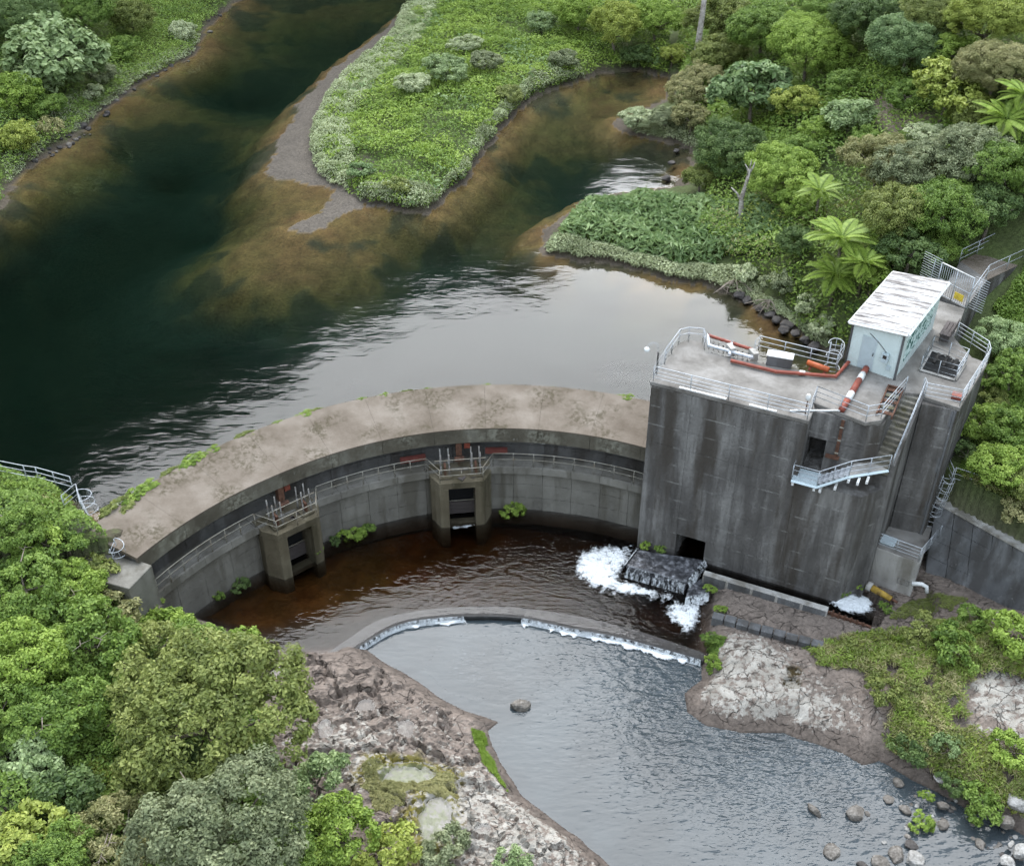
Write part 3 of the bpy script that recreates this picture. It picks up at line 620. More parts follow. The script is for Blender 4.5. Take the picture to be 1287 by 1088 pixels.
# ================================================================== ARCH DAM
dam = thing('arch_dam', 'curved concrete arch dam with broad brown crest and low gate openings', 'dam', arc(100, 20, 0))
def ring(name, prof, a0, a1, m, step=1.5, parent=dam, bevel=0):
    """a length of the arch: profile of (radius, z) swept from a0 to a1 degrees"""
    n = max(2, int(abs(a1 - a0) / step) + 1); mb = MB(); k = len(prof); vs = []
    for i in range(n):
        a = a0 + (a1 - a0) * i / (n - 1); w = .55 * max(0, (a - 128) / 27) ** 1.3
        vs += [arc(a, r + (w if r < 21 else 0), z) for r, z in prof]
    fs = [[i * k + j, (i + 1) * k + j, (i + 1) * k + (j + 1) % k, i * k + (j + 1) % k] for i in range(n - 1) for j in range(k)]
    fs += [list(range(k)), [(n - 1) * k + j for j in range(k)][::-1]]
    mb.add(vs, fs); return mb.build(name, m, parent, False, bevel)
A0, A1 = 56, 156
G2, G1 = 97.2, 129.3            # the two gate piers
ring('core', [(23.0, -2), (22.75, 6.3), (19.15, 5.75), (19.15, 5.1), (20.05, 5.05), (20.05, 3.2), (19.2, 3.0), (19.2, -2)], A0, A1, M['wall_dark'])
seg = np.linspace(A0, A1, 12)
for a, b in zip(seg[:-1], seg[1:]):
    ring('crest_slab', [(22.82, 6.0), (22.82, 6.44), (22.7, 6.5), (19.05, 5.92), (19.05, 5.6), (21, 5.6)], a + .012, b - .012, M['crest'])
    ring('crest_lip', [(19.12, 5.58), (18.98, 5.9), (18.97, 5.0), (19.1, 4.93), (19.6, 4.93), (19.6, 5.5)], a + .03, b - .03, M['lip'])
seg = np.linspace(A0, A1, 20)
for a, b in zip(seg[:-1], seg[1:]):
    for z0, z1 in ((3.25, 4.1), (4.12, 4.95)):
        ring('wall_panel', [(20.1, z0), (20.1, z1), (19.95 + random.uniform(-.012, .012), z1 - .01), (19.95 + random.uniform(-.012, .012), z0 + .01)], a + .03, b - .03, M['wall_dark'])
    ring('walkway_slab', [(20.0, 3.0), (20.0, 3.25), (18.75, 3.25), (18.72, 3.42), (18.58, 3.42), (18.55, 2.98), (18.95, 2.9)], a + .03, b - .03, M['wall_low'])
    for z0, z1 in ((-1.2, .9), (.92, 1.9), (1.92, 2.95)):
        j = random.uniform(-.012, .012)
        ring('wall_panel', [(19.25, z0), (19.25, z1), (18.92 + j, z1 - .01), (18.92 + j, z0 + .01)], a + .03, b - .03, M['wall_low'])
# gate piers
def pier(a, label):
    c = arc(a, 18.9, 0); er = (Vector((DC.x, DC.y, 0)) - Vector((c.x, c.y, 0))).normalized(); es = Vector((er.y, -er.x, 0))   # er downstream, es to the photo's left
    if es.x > 0: es = -es
    L = lambda s, r, z: c + es * s + er * r + Vector((0, 0, z))
    p = dam
    for s in (-1, 1):
        mb = MB().prism([L(s * .78, 1.5, 0)[:2], L(s * 1.3, 1.45, 0)[:2], L(s * 1.8, .55, 0)[:2], L(s * 1.8, -.4, 0)[:2], L(s * .78, -.4, 0)[:2]], -1.5, 2.86)
        mb.build('pier', M['pier'], p, bevel=.02)
    MB().prism([L(-1.3, 1.46, 0)[:2], L(1.3, 1.46, 0)[:2], L(1.81, .57, 0)[:2], L(1.81, -.5, 0)[:2], L(-1.81, -.5, 0)[:2], L(-1.81, .57, 0)[:2]], 2.85, 3.3).build('gate_lintel', M['pier'], p, bevel=.02)
    MB().prism([L(-.8, .1, 0)[:2], L(.8, .1, 0)[:2], L(.8, .05, 0)[:2], L(-.8, .05, 0)[:2]], -1, 2.85).build('gate_shade_board', M['black'], p)  # flat black board before the wall, painted as the opening's shade
    for k in range(6):
        MB().box(L(0, .25 + .02 * (k % 2), .12 + k * .15), (1.56, .12, .14), axes=(es, er, (0, 0, 1))).build('stop_log', M['timber'], p)
    MB().box(L(0, .3, 1.05), (1.56, .05, .05), axes=(es, er, (0, 0, 1))).build('gate_bar', M['steel_old'], p)
    MB().box(L(0, .9, -.2), (1.56, .5, .3), axes=(es, er, (0, 0, 1))).build('gate_sill', M['pier'], p)
    # hoist on the pier deck
    h = thing('gate_hoist', label, 'gate hoist', L(0, 1, 3.3))
    for s in (-1, 1):
        for q in (-.24, .24):
            for r in (.95, .35):
                MB().tube([L(s * .9 + q, r, 3.3), L(s * .9 + q, r, 5.0)], .042, 8).build('post', M['steel_dark'], h, True)
                MB().tube([L(s * .9 + q, r, 3.3), L(s * .9 + q, r, 4.2)], .052, 8).build('sleeve', M['steel_dark'], h, True)
        MB().box(L(s * .9, .65, 3.4), (.75, .9, .1), axes=(es, er, (0, 0, 1))).build('base_plate', M['pier'], h)
        MB().box(L(s * .9, .65, 3.75), (.12, .5, .6), axes=(es, er, (0, 0, 1))).build('bracket', M['rust'], h)
    MB().box(L(0, -.3, 4.5), (.35, .4, .9), axes=(es, er, (0, 0, 1))).tube([L(0, -.25, 3.3), L(0, -.25, 5.0)], .05).build('gearbox', M['rust'], h)
    MB().tube([L(.28, .05, 3.95 ), L(-.28, .05, 3.95)], .16, 10).build('winch_drum', M['rust'], h)
    MB().box(L(-.5, -.4, 4.6), (.35, .2, .35), axes=(es, er, (0, 0, 1))).build('control_box', M['red'], h)
    MB().tube([L(-1.5, .9, 4.55), L(1.5, .9, 4.55)] , .018, 5).build('tie_rod', M['steel_old'], h)
    for k in range(10): MB().box(L(random.uniform(-1.1, 1.1), random.uniform(.1, 1.2), 3.34), (random.uniform(.1, .4), random.uniform(.04, .15), .05), random.uniform(0, 3)).build('debris', M['timber'], h)
    return L
L2 = pier(G2, 'gate hoist with red brackets and white pipe posts above the middle gate')
L1 = pier(G1, 'gate hoist with bare steel posts above the gate nearer the left bank')
# railings
def railing(name, label, base, h=.95, rails=(1., .55), post=1.6, r=.024, rp=.026, m='steel', cat='railing', kick=False, group=None):
    base = [Vector(p) for p in base]
    t_ = thing(name, label, cat, base[0], group); up = Vector((0, 0, 1))
    for q in rails: MB().tube([p + up * h * q for p in base], r if q == 1. else r * .75, 6).build('rail', M[m], t_, True)
    pm = MB().tube([(0, 0, 0), (0, 0, h)], rp, 6).mesh('post', smooth=True); done = []
    for i in range(len(base) - 1):
        a, b = base[i], base[i + 1]; n = max(1, int(round((b - a).length / post)))
        for k in range(n + (i == len(base) - 2)):
            piece('post', pm, M[m], t_, a + (b - a) * k / n)
    if kick: MB().tube([p + up * .08 for p in base], .05, 4).build('toe_board', M[m], t_)
    return t_
rr_ = 18.68
railing('walkway_railing', 'rusty handrail along the dam walkway between the tower and middle gate', [arc(a, rr_, 3.42) for a in np.linspace(62, 91.2, 9)], m='steel_old')
railing('walkway_railing', 'handrail around the deck of the middle gate pier', [arc(91.2, rr_, 3.42), L2(-1.25, 1.4, 3.3), L2(1.25, 1.4, 3.3), arc(103.2, rr_, 3.42)], m='steel_old', post=1.3)
railing('walkway_railing', 'handrail along the dam walkway between the two gate piers', [arc(a, rr_, 3.42) for a in np.linspace(103.2, 123.4, 8)], m='steel_old')
railing('walkway_railing', 'handrail around the deck of the gate pier nearer the left bank', [arc(123.4, rr_, 3.42), L1(-1.25, 1.4, 3.3), L1(1.25, 1.4, 3.3), arc(135.2, rr_ + .08, 3.42)], m='steel_old', post=1.3)
railing('walkway_railing', 'handrail along the dam walkway running under the left bank trees', [arc(a, rr_ + .1 + .35 * max(0, (a - 135) / 20), 3.42) for a in np.linspace(135.2, 155, 8)], m='steel_old')
M['rustred'] = m_simple('faded_red_paint', (.15, .045, .035), .7, 0, .3, 5)
for a in (82.5, 113.5):
    tag(MB().box(arc(a, 19.85, 4.55), (.22, .16, .34), math.radians(a + 90)).build('wall_lamp', M['white']), 'small white lamp box on the dam wall %s the middle gate' % ('right of' if a < 90 else 'left of'), 'lamp')
tag(MB().box(arc(90.6, 19.4, 4.05), (1.3, .25, .3), math.radians(90 + 90.6)).build('life_ring_bracket', M['rustred']), 'red metal bracket on the wall right of the middle gate', 'bracket')
tag(MB().box(arc(105.2, 19.4, 3.95), (1.5, .25, .3), math.radians(90 + 105)).build('life_ring_bracket', M['rustred']), 'red metal bracket on the wall left of the middle gate', 'bracket')
tag(foam_sheet('foam', [L2(-.75, 1.35, 0), L2(.75, 1.35, 0), L2(.8, 1.75, 0), L2(-.8, 1.75, 0)], .01, .05, 'thin foam at the sill of the middle gate', 'foam', .15, .1, .06), kind='stuff')
# left abutment
ab = thing('left_abutment', 'concrete abutment block at the left end of the dam', 'abutment', arc(156, 21, 6))
MB().prism([arc(155.5, 23.2)[:2], arc(155.5, 18.9)[:2], arc(161, 18.9)[:2], arc(161, 23.2)[:2]], -1, 5.6).build('block', M['wall_low'], ab, bevel=.03)
MB().prism([arc(154.9, 24.2)[:2], arc(154.9, 22.6)[:2], arc(157.5, 22.6)[:2], arc(157.5, 24.2)[:2]], 5, 6.9).build('landing', M['lip'], ab, bevel=.03)
b0 = [U(-40, 588, 7.4), U(0, 597, 7.4), U(35, 604, 7.35), U(50, 606, 7.3), U(93, 618, 7.3)]
railing('bank_railing', 'galvanised railing on the left bank running out of the frame', b0, h=1., rails=(1., .66, .33), post=1.4)
def cage(name, label, top, bot, w=.55, rungs=9, hoops=4, out=(0, -1, 0), hoop_r=.42):
    t_ = thing(name, label, 'ladder', bot); top = Vector(top); bot = Vector(bot); ax = (top - bot); out = Vector(out).normalized(); side = ax.cross(out).normalized()
    for s in (-1, 1): MB().tube([bot + side * s * w / 2, top + side * s * w / 2], .025).build('stile', M['steel'], t_, True)
    for k in range(rungs):
        p = bot + ax * (k + .5) / rungs; MB().tube([p - side * w / 2, p + side * w / 2], .016).build('rung', M['steel'], t_, True)
    hp = []
    for k in range(hoops):
        p = bot + ax * (.35 + .62 * k / max(1, hoops - 1)); pts = [p + side * math.cos(q) * hoop_r + out * (math.sin(q) * hoop_r * 1.5) for q in np.linspace(0, math.pi, 9)]
        MB().tube([p + side * w / 2] + pts + [p - side * w / 2], .02).build('hoop', M['steel'], t_, True); hp.append(pts)
    for j in (2, 4, 6):
        if hoops > 1: MB().tube([h[j] for h in hp], .014).build('cage_bar', M['steel'], t_, True)
    return t_
q0 = U(103, 640, 7.2)
cage('caged_ladder', 'caged ladder at the top of the left abutment', U(98, 622, 8.3), U(112, 650, 6.5), out=(1, .4, 0), hoops=3)
cage('caged_ladder', 'caged ladder down the left abutment to the dam walkway', U(140, 684, 6.6), U(158, 718, 3.6), out=(1, -.2, 0), hoops=4)
railing('bank_railing', 'short railing beside the upper ladder on the left abutment', [U(82, 640, 7.2), U(100, 625, 7.2), U(103, 640, 7.2)], h=.9, rails=(1., .6, .3), post=.8)

def weir_veil(i0, i1, label):
    L = wl_[i0:i1]; m = 5; vs = []; va = []
    for j in range(m + 1):
        f = j / m
        for k, p in enumerate(L): vs.append((p.x, p.y - .03 - .16 * f ** .7 - .03 * random.random(), -.1 + (WD + .02 + .1) * f)); va.append(.62 + .3 * f)
    n = len(L); fs = [[j * n + i, j * n + i + 1, (j + 1) * n + i + 1, (j + 1) * n + i] for j in range(m) for i in range(n - 1)]
    tag(link('water_veil', npmesh('water_veil', vs, fs, True, {'v': va}), M['veil']), label, 'waterfall', kind='stuff')
weir_veil(4, 16, 'thin sheet of water slipping off the weir, rock end')
weir_veil(20, len(wl_) - 2, 'thin sheet of water slipping off the weir, tower end')
# ================================================================== INTAKE TOWER
ZD = 11.5                                  # deck level
TA, TB = U(819, 479, ZD), U(1016, 528, ZD)
tu = (TB - TA).normalized(); tn = Vector((-tu.y, tu.x, 0))            # along the face, into the tower
if tn.y < 0: tn = -tn
def T(s, d, z=0.): p = TA + tu * s + tn * d; return Vector((p.x, p.y, z))
def D(x, y): return U(x, y, ZD)
xy = lambda L: [(p[0], p[1]) for p in L]
tower = thing('intake_tower', 'tall dark stained concrete intake tower at the right end of the dam', 'tower', T(5, 2, 0))
backL = [D(834, 457), D(852, 431), D(865, 427), D(884, 430), D(886, 442), D(1052, 474)]
stL, stR = D(1136, 493), D(1157, 495)
land_out, land_in = Vector((19.07, 44.48, 0)), Vector((18.45, 45.05, 0))
hutFL, hutFR, hutBR = D(1063, 456), D(1123.5, 477), D(1172, 412.5); hutBL = hutFL + hutBR - hutFR
pl1, pl2, plb = D(1160, 503), D(1205, 512), D(1240, 456)
e1, e2, gateR, gateL = D(1222, 449), D(1199, 424), D(1213, 388), D(1180, 371)
mainL = [T(0, 0), T(8.2, 0), T(8.2, 3.0), T(9.25, 3.0), T(9.25, 1.25), T(11.0, 1.25), land_in, stL]
mb = MB()
mb.prism(xy([T(0, 0), T(2.25, 0), T(2.25, 3), T(0, 3)]), -1.5, 1.85)
mb.prism(xy([T(3.95, 0), T(11.5, 0), land_out, stR, T(9, 4), T(3.95, 3)]), -1.5, 1.85)
mb.prism(xy([T(0, 0), T(11.5, 0), land_out, stR, hutFR, D(1052, 474), D(886, 442), D(884, 430), D(865, 427), D(852, 431), D(834, 457)]), 1.85, 7.7)
ttop = [T(0, 0), T(8.2, 0), T(8.2, 1.25), T(11.0, 1.25), land_in + Vector((.1, .12, 0)), stL, hutFR, D(1052, 474), D(886, 442), D(884, 430), D(865, 427), D(852, 431), D(834, 457)]
mb.prism(xy(ttop), 9.7, 11.28)
mb.prism(xy([T(0, 0), T(8.2, 0), T(8.2, 3.2), T(9.0, 3.2), T(9.15, 1.25), T(11.0, 1.25), land_in + Vector((.1, .12, 0)), stL, hutFR, D(1052, 474), D(886, 442), D(884, 430), D(865, 427), D(852, 431), D(834, 457)]), 7.7, 9.7)
mb.build('body', M['tower'], tower)
MB().prism(xy([T(2.2, 2.6), T(4, 2.6), T(4, 3), T(2.2, 3)]), -1, 1.85).build('sluice_shade_plate', M['black'], tower)  # near-black back plate, shade of the deep sluice put into its colour
MB().prism(xy([hutFL, D(1052, 474), T(9, 4), stL, stR, pl1, pl2, plb, e1, e2, gateR, gateL + Vector((-1.0, 0, 0)), hutBL]), -1, 11.28).build('rear_block', M['tower'], tower)
MB().prism(xy([T(-.06, -.06), T(8.26, -.06), T(8.26, 1.2), D(1022, 505) + Vector((0, -.05, 0)), D(1088, 531), D(1108, 528), stL, stR, D(1160, 498), pl2 + Vector((.05, -.05, 0)), plb + Vector((.06, 0, 0)), e1, e2, gateR, gateL + Vector((-1., 0, 0)), hutBL + Vector((-.15, .1, 0)), hutFL + Vector((-.1, 0, 0)), D(1052, 474), D(886, 442), D(884, 430), D(865, 427), D(852, 431), D(834, 457)]), 11.28, ZD).build('deck_slab', M['tower_top'], tower, bevel=.02)
# concrete lifts of the front face, each a shuttered panel
ang = math.atan2(tu.y, tu.x)
def panels(s0, s1, z0, z1, d=0., cols=(0,), m='tower', rows=None):
    zs = rows or list(np.arange(z0, z1 + .01, (z1 - z0) / max(1, round((z1 - z0) / 1.15))))
    for a, b in zip(cols[:-1], cols[1:]):
        for q, w in zip(zs[:-1], zs[1:]):
            th_ = .03 + random.uniform(-.003, .004)
            c = T((a + b) / 2, d - th_ / 2 - .001, (q + w) / 2)
            piece('panel', UBOX, M[m], tower, c, ang, (b - a - .012, th_, w - q - .014))
panels(0, 0, .2, 1.85, cols=(0, 2.25)); panels(0, 0, .2, 1.85, cols=(3.95, 6.2, 8.6, 11.5))
panels(0, 0, 1.85, 7.7, cols=(0, 2.25, 5.1, 8.2, 11.5)); panels(0, 0, 7.72, 11.25, cols=(0, 2.25, 5.1, 8.2))
panels(0, 0, 7.72, 9.7, d=1.25, cols=(9.2, 11.0)); panels(0, 0, 9.72, 11.25, d=1.25, cols=(8.24, 11.0))
# cable duct on the recessed face
MB().box(T(9.75, 1.17, 10.1), (.16, .1, 2.2), ang).build('cable_duct', M['rust'], tower)
for k in range(3): MB().box(T(9.75, 1.1, 9.2 + k * .8), (.2, .06, .06), ang).build('duct_clip', M['steel_old'], tower)
MB().box(T(9.6, 1.0, 8.98), (.7, .3, .06), ang).build('duct_bracket', M['rust'], tower)
# stair
stair = thing('concrete_stair', 'mossy concrete stair going down the right side of the tower', 'stairs', stL)
n_st = 14; v_st = Vector((land_out.x - stR.x, land_out.y - stR.y, 0)); w_st = stL - stR; w_st.z = 0
stepm = None; zl = 9.0
vdir = v_st.normalized(); wdir = Vector((vdir.y, -vdir.x, 0))
if wdir.dot(w_st) < 0: wdir = -wdir
run = v_st.length / n_st
for k in range(n_st):
    z = ZD - (k + 1) * (ZD - zl) / n_st
    c0 = stR + vdir * run * k
    q = [c0, c0 + vdir * (run + .05), c0 + vdir * (run + .05) + wdir * .95, c0 + wdir * .95]
    MB().prism(xy(q), z - .5, z + .0).build('step', M['step'], stair, bevel=.012)
mb = MB(); q0 = stR; q1 = stR + v_st; o = -wdir * .22
mb.add([q0 + Vector((0, 0, 3 - ZD)), q1 + Vector((0, 0, 0 - ZD)), q1 + o + Vector((0, 0, 0 - ZD)), q0 + o + Vector((0, 0, 3 - ZD)), q0 + Vector((0, 0, .12)), Vector((q1.x, q1.y, zl + .2)), Vector((q1.x, q1.y, zl + .2)) + o, q0 + o + Vector((0, 0, .12))], [[3, 2, 1, 0], [4, 5, 6, 7], [0, 1, 5, 4], [1, 2, 6, 5], [2, 3, 7, 6], [3, 0, 4, 7]])
mb.build('side_wall', M['tower'], stair)
mb = MB().prism(xy([stR + wdir * .0, q1, q1 + wdir * .95, stR + wdir * .95]), -1, [8.9, 8.4, 8.4, 8.9]); mb.build('under_block', M['tower'], stair)
cap0 = [q0 + o * .5 + Vector((0, 0, .13)), Vector((q1.x, q1.y, zl + .21)) + o * .5]
railing('stair_railing', 'white handrail on the outer wall of the tower stair', cap0, h=.75, rails=(1., .5), post=1.)
# steel walkway along the face
lz = zl - .02
w0 = [T(8.0, -.45, 8.0), T(9.3, -.45, 8.0)]; w1 = [T(10.7, -.25, lz), Vector((land_out.x, land_out.y, lz)) + Vector((-.1, -.15, 0))]
wk = thing('steel_walkway', 'galvanised steel walkway stepping along the tower face below the deck', 'walkway', w0[0])
mb = MB().prism(xy([T(8.0, -.45), T(9.3, -.45), T(9.3, .7), T(8.0, .7)]), 7.9, 8.0); mb.build('platform', M['paleblue'], wk)
MB().prism(xy([T(10.7, -.25), w1[1], Vector((land_in.x, land_in.y, 0)), T(10.7, .9)]), lz - .1, lz).build('platform', M['pale'], wk)
for k in range(6):
    f = (k + .5) / 6; MB().box(T(9.3 + 1.4 * f, .1 + .15 * f, 8.0 + (lz - 8.0) * f), (.26, .85, .05), ang).build('tread', M['steel'], wk)
for off in (-.47, -.42): pass
MB().tube([T(8.0, -.47, 7.93), T(9.3, -.47, 7.93), T(10.7, -.27, lz - .06), w1[1] + Vector((0, 0, -.06))], .09, 4).build('stringer', M['paleblue'], wk)
for s, d, z in ((8.1, -.3, 7.8), (9.2, -.3, 7.8), (9.5, -.3, 7.8), (10.2, -.3, 8.2), (10.75, -.2, lz - .2), (11.2, -.2, lz - .2), (11.6, .1, lz - .2)):
    MB().box(T(s, d, z), (.12, .5, .16), ang).build('bracket', M['white'], wk)
railing('walkway_railing', 'galvanised railing on the steel walkway across the tower face', [T(8.0, .1, 8.0), T(8.0, -.45, 8.0), T(9.3, -.45, 8.0), T(10.7, -.25, lz), w1[1]], h=.95, rails=(1., .66, .33), post=.9)
# deck railings
railing('deck_railing', 'long galvanised railing along the front edge of the tower deck', [D(834, 457) + Vector((.06, 0, 0)), T(.06, .06, ZD), T(8.14, .06, ZD), T(8.14, 1.1, ZD)], h=.9, rails=(1., .72, .48, .24), post=2.1)
railing('deck_railing', 'galvanised railing turning the recessed front corner of the deck', [T(8.14, 1.1, ZD), D(1024, 504), D(1088, 529), D(1107, 526), D(1137, 491)], h=.9, rails=(1., .66, .33), post=1.5)
railing('deck_railing', 'galvanised railing round the left rear corner of the deck', [D(835, 457), D(853, 432), D(865, 429), D(883, 431), D(885, 438)], h=.9, rails=(1., .6), post=1.1)
railing('deck_railing', 'galvanised railing behind the red pipes on the upstream deck edge', [D(947, 446), D(953, 440), D(1050, 464), D(1058, 452)], h=.9, rails=(1., .66, .33), post=1.3)
railing('deck_railing', 'galvanised railing on the outer corner of the rear platform', [D(1201, 424), D(1238, 448), D(1240, 457), D(1206, 510), D(1161, 501), D(1158, 494)], h=.95, rails=(1., .75, .5, .25), post=1.3)
# white kerb strips
for a, b in ((1.5, 4.0), (5.2, 6.6)):
    tag(MB().prism(xy([T(a, -.02), T(b, -.02), T(b, .12), T(a, .12)]), ZD + .004, ZD + .05).build('kerb_strip', M['white']), 'white painted kerb strip on the deck edge, %s of the two' % ('longer' if a < 2 else 'shorter'), 'kerb')
# lamp, bollard
lp = thing('lamp_post', 'short dark lamp post with a white globe at the left deck corner', 'lamp', D(825, 470))
b = D(825, 470)
MB().tube([b, b + Vector((0, 0, 1.3))], .05).build('post', M['darkmetal'], lp, True)
MB().tube([b + Vector((0, 0, 1.3)), b + Vector((-.05, .1, 1.75)), b + Vector((-.3, .1, 1.9)), b + Vector((-.55, 0, 1.75)), b + Vector((-.6, 0, 1.6))], .02).build('arm', M['steel'], lp, True)
def uvs(name, c, r, m, parent, seg=12, flat=1.):
    bm = bmesh.new(); bmesh.ops.create_uvsphere(bm, u_segments=seg, v_segments=seg // 2 + 2, radius=r); me = bpy.data.meshes.new(name)
    for v in bm.verts: v.co.z *= flat
    bm.to_mesh(me); bm.free()
    for p in me.polygons: p.use_smooth = True
    o = link(name, me, m, parent); o.location = Vector(c) - world_loc(parent); return o
uvs('globe', b + Vector((-.6, 0, 1.48)), .17, M['white'], lp)
bl = thing('bollard_light', 'small white mushroom lamp on a thin post near the front deck edge', 'lamp', D(1012, 520))
b = D(1012, 520); MB().tube([b, b + Vector((0, 0, .85))], .03).build('post', M['rust'], bl, True); uvs('cap', b + Vector((0, 0, 1.0)), .14, M['white'], bl, flat=1.5)
# hut
hut = thing('control_hut', 'small pale mint control hut with streaked white roof on the tower', 'hut', (hutFL + hutBR) / 2)
hl, hr = V(hutFL, 404) - ZD, V(hutFR, 418) - ZD
hf = (hutFR - hutFL); hs = (hutBR - hutFR); Lf, Ls = hf.length, hs.length; ef, es_ = hf.normalized(), hs.normalized()
def HP(a, b, z): return hutFL + ef * a + es_ * b + Vector((0, 0, z))
hz = lambda a: hl + (hr - hl) * a / Lf
def slab(P4, nrm, thick): return MB().hexa([p for p in P4], [p + nrm * thick for p in P4])
mb = MB().hexa([HP(0, 0, 0), HP(Lf, 0, 0), HP(Lf, .12, 0), HP(0, .12, 0)], [HP(0, 0, hz(0)), HP(Lf, 0, hz(Lf)), HP(Lf, .12, hz(Lf)), HP(0, .12, hz(0))]); mb.build('front_wall', M['mint'], hut)
MB().hexa([HP(0, Ls - .12, 0), HP(Lf, Ls - .12, 0), HP(Lf, Ls, 0), HP(0, Ls, 0)], [HP(0, Ls - .12, hz(0)), HP(Lf, Ls - .12, hz(Lf)), HP(Lf, Ls, hz(Lf)), HP(0, Ls, hz(0))]).build('rear_wall', M['mint'], hut)
for a, nm in ((0, 'left_wall'), (Lf - .12, 'right_wall')):
    MB().hexa([HP(a, .12, 0), HP(a + .12, .12, 0), HP(a + .12, Ls - .12, 0), HP(a, Ls - .12, 0)], [HP(a, .12, hz(a)), HP(a + .12, .12, hz(a)), HP(a + .12, Ls - .12, hz(a)), HP(a, Ls - .12, hz(a))]).build('side_wall', M['mint'], hut)
t = NT('hand_painted_mural')
n1 = t.noise(3.2, (1, 1, 1.3), detail=5, rough=.6); zz = t.noise(.5, detail=2)
M['mural'] = t.finish(t.mix(t.mask(n1, .5, .56), (.62, .76, .72), (.03, .12, .1)), .6)
MB().hexa([HP(Lf + .002, 1.0, .55), HP(Lf + .012, 1.0, .55), HP(Lf + .012, Ls - .9, .75), HP(Lf + .002, Ls - .9, .75)], [HP(Lf + .002, 1.0, 1.9), HP(Lf + .012, 1.0, 1.9), HP(Lf + .012, Ls - .9, 2.2), HP(Lf + .002, Ls - .9, 2.2)]).build('mural', M['mural'], hut)
t = NT('streaked_roof_sheet'); rot = t.n('ShaderNodeVectorRotate'); rot.rotation_type = 'Z_AXIS'; rot.inputs['Angle'].default_value = -math.atan2(ef.y, ef.x)
g = t.n('ShaderNodeNewGeometry'); t.l(g.outputs['Position'], rot.inputs['Vector'])
mp = t.n('ShaderNodeMapping'); mp.inputs['Scale'].default_value = (.35, 2.6, 1); t.l(rot.outputs[0], mp.inputs['Vector'])
n1 = t.noise(1.5, vec=mp.outputs[0], detail=6, rough=.7)
M['roof'] = t.finish(t.ramp(n1, [(.4, (.1, .085, .078)), (.49, (.3, .28, .265)), (.57, (.56, .55, .53))]), .6)
nr = 9
roof = None
for k in range(nr):
    b0_, b1_ = -.15 + (Ls + .3) * k / nr, -.15 + (Ls + .3) * (k + 1) / nr - .012
    MB().hexa([HP(-.18, b0_, hz(-.18) + .02), HP(Lf + .2, b0_, hz(Lf + .2) + .02), HP(Lf + .2, b1_, hz(Lf + .2) + .02), HP(-.18, b1_, hz(-.18) + .02)], [HP(-.18, b0_, hz(-.18) + .09), HP(Lf + .2, b0_, hz(Lf + .2) + .09), HP(Lf + .2, b1_, hz(Lf + .2) + .09), HP(-.18, b1_, hz(-.18) + .09)]).build('roof_sheet', M['roof'], hut)
for k in range(1, nr):
    b0_ = -.15 + (Ls + .3) * k / nr - .006; MB().tube([HP(-.18, b0_, hz(-.18) + .09), HP(Lf + .2, b0_, hz(Lf + .2) + .09)], .03, 5).build('roof_rib', M['roof'], hut)
for P, Q in (((-.2, -.19), (Lf + .22, -.19)), ((Lf + .22, -.19), (Lf + .22, Ls + .19)), ((-.2, -.19), (-.2, Ls + .19))):
    a_, b_ = HP(P[0], P[1], hz(P[0]) - .02), HP(Q[0], Q[1], hz(Q[0]) - .02)
    MB().tube([a_, b_], .1, 4).build('fascia', M['white'], hut)
for a_, b_ in ((-.02, -.02), (Lf + .02, -.02)):
    MB().tube([HP(a_, b_, 0), HP(a_, b_, hz(a_) - .05)], .07, 4).build('corner_trim', M['grey'], hut)
dr = MB().hexa([HP(.62, -.03, .05), HP(1.42, -.03, .05), HP(1.42, 0, .05), HP(.62, 0, .05)], [HP(.62, -.03, 1.98), HP(1.42, -.03, 1.98), HP(1.42, 0, 1.98), HP(.62, 0, 1.98)]).build('door', M['paleblue'], hut)
MB().tube([HP(1.33, -.06, .95), HP(1.33, -.06, 1.15)], .02).build('handle', M['darkmetal'], dr)
mbx = HP(2.0, -.13, 1.15)
mtr = MB().box(mbx, (.36, .2, .5), axes=(ef, es_, (0, 0, 1))).build('meter_box', M['paleblue'], hut)
MB().box(mbx + es_ * -.105 + Vector((0, 0, .08)), (.2, .02, .2), axes=(ef, es_, (0, 0, 1))).build('dial', M['darkmetal'], mtr)
MB().box(HP(2.25, -.05, .6), (.2, .1, .25), axes=(ef, es_, (0, 0, 1))).build('socket_box', M['paleblue'], hut)
MB().tube([HP(.95, -.03, 2.2), HP(1.6, -.03, 1.75), HP(2.0, -.05, 1.4)], .015).build('cable', M['darkmetal'], hut)
# trash rack bay, red pipes and boxes along the upstream edge
bay = thing('screen_bay', 'rusty screen bay opening with red cross beams on the deck rear edge', 'intake screen', D(905, 445))
for (p, q) in (((889, 427), (947, 446)), ((890, 440), (944, 455)), ((889, 427), (890, 441)), ((919, 436), (916, 452)), ((947, 446), (944, 456))):
    MB().tube([D(*p) + Vector((0, 0, .3)), D(*q) + Vector((0, 0, .3))], .09, 6).build('beam', M['red'] if p == (889, 427) and q[0] == 947 else M['steel'], bay)
for k in range(9):
    a_ = D(891 + 6 * k, 429 + 2 * k); b_ = D(891 + 6 * k, 439.5 + 1.85 * k); MB().box((a_ + b_) / 2 + Vector((0, 0, .05)), (.05, (b_ - a_).length, .05), math.atan2((b_ - a_).y, (b_ - a_).x) - math.pi / 2).build('screen_bar', M['darkmetal'], bay)
for p, q in (((916, 453), (919, 436)), ((945, 456), (947, 446))): MB().box((D(*p) + D(*q)) / 2 + Vector((0, 0, .25)), (.3, .6, .5), .3).build('block', M['pale'], bay)
rp = thing('red_pipe', 'long red pipe with white band lying along the deck rear edge', 'pipe', D(920, 456))
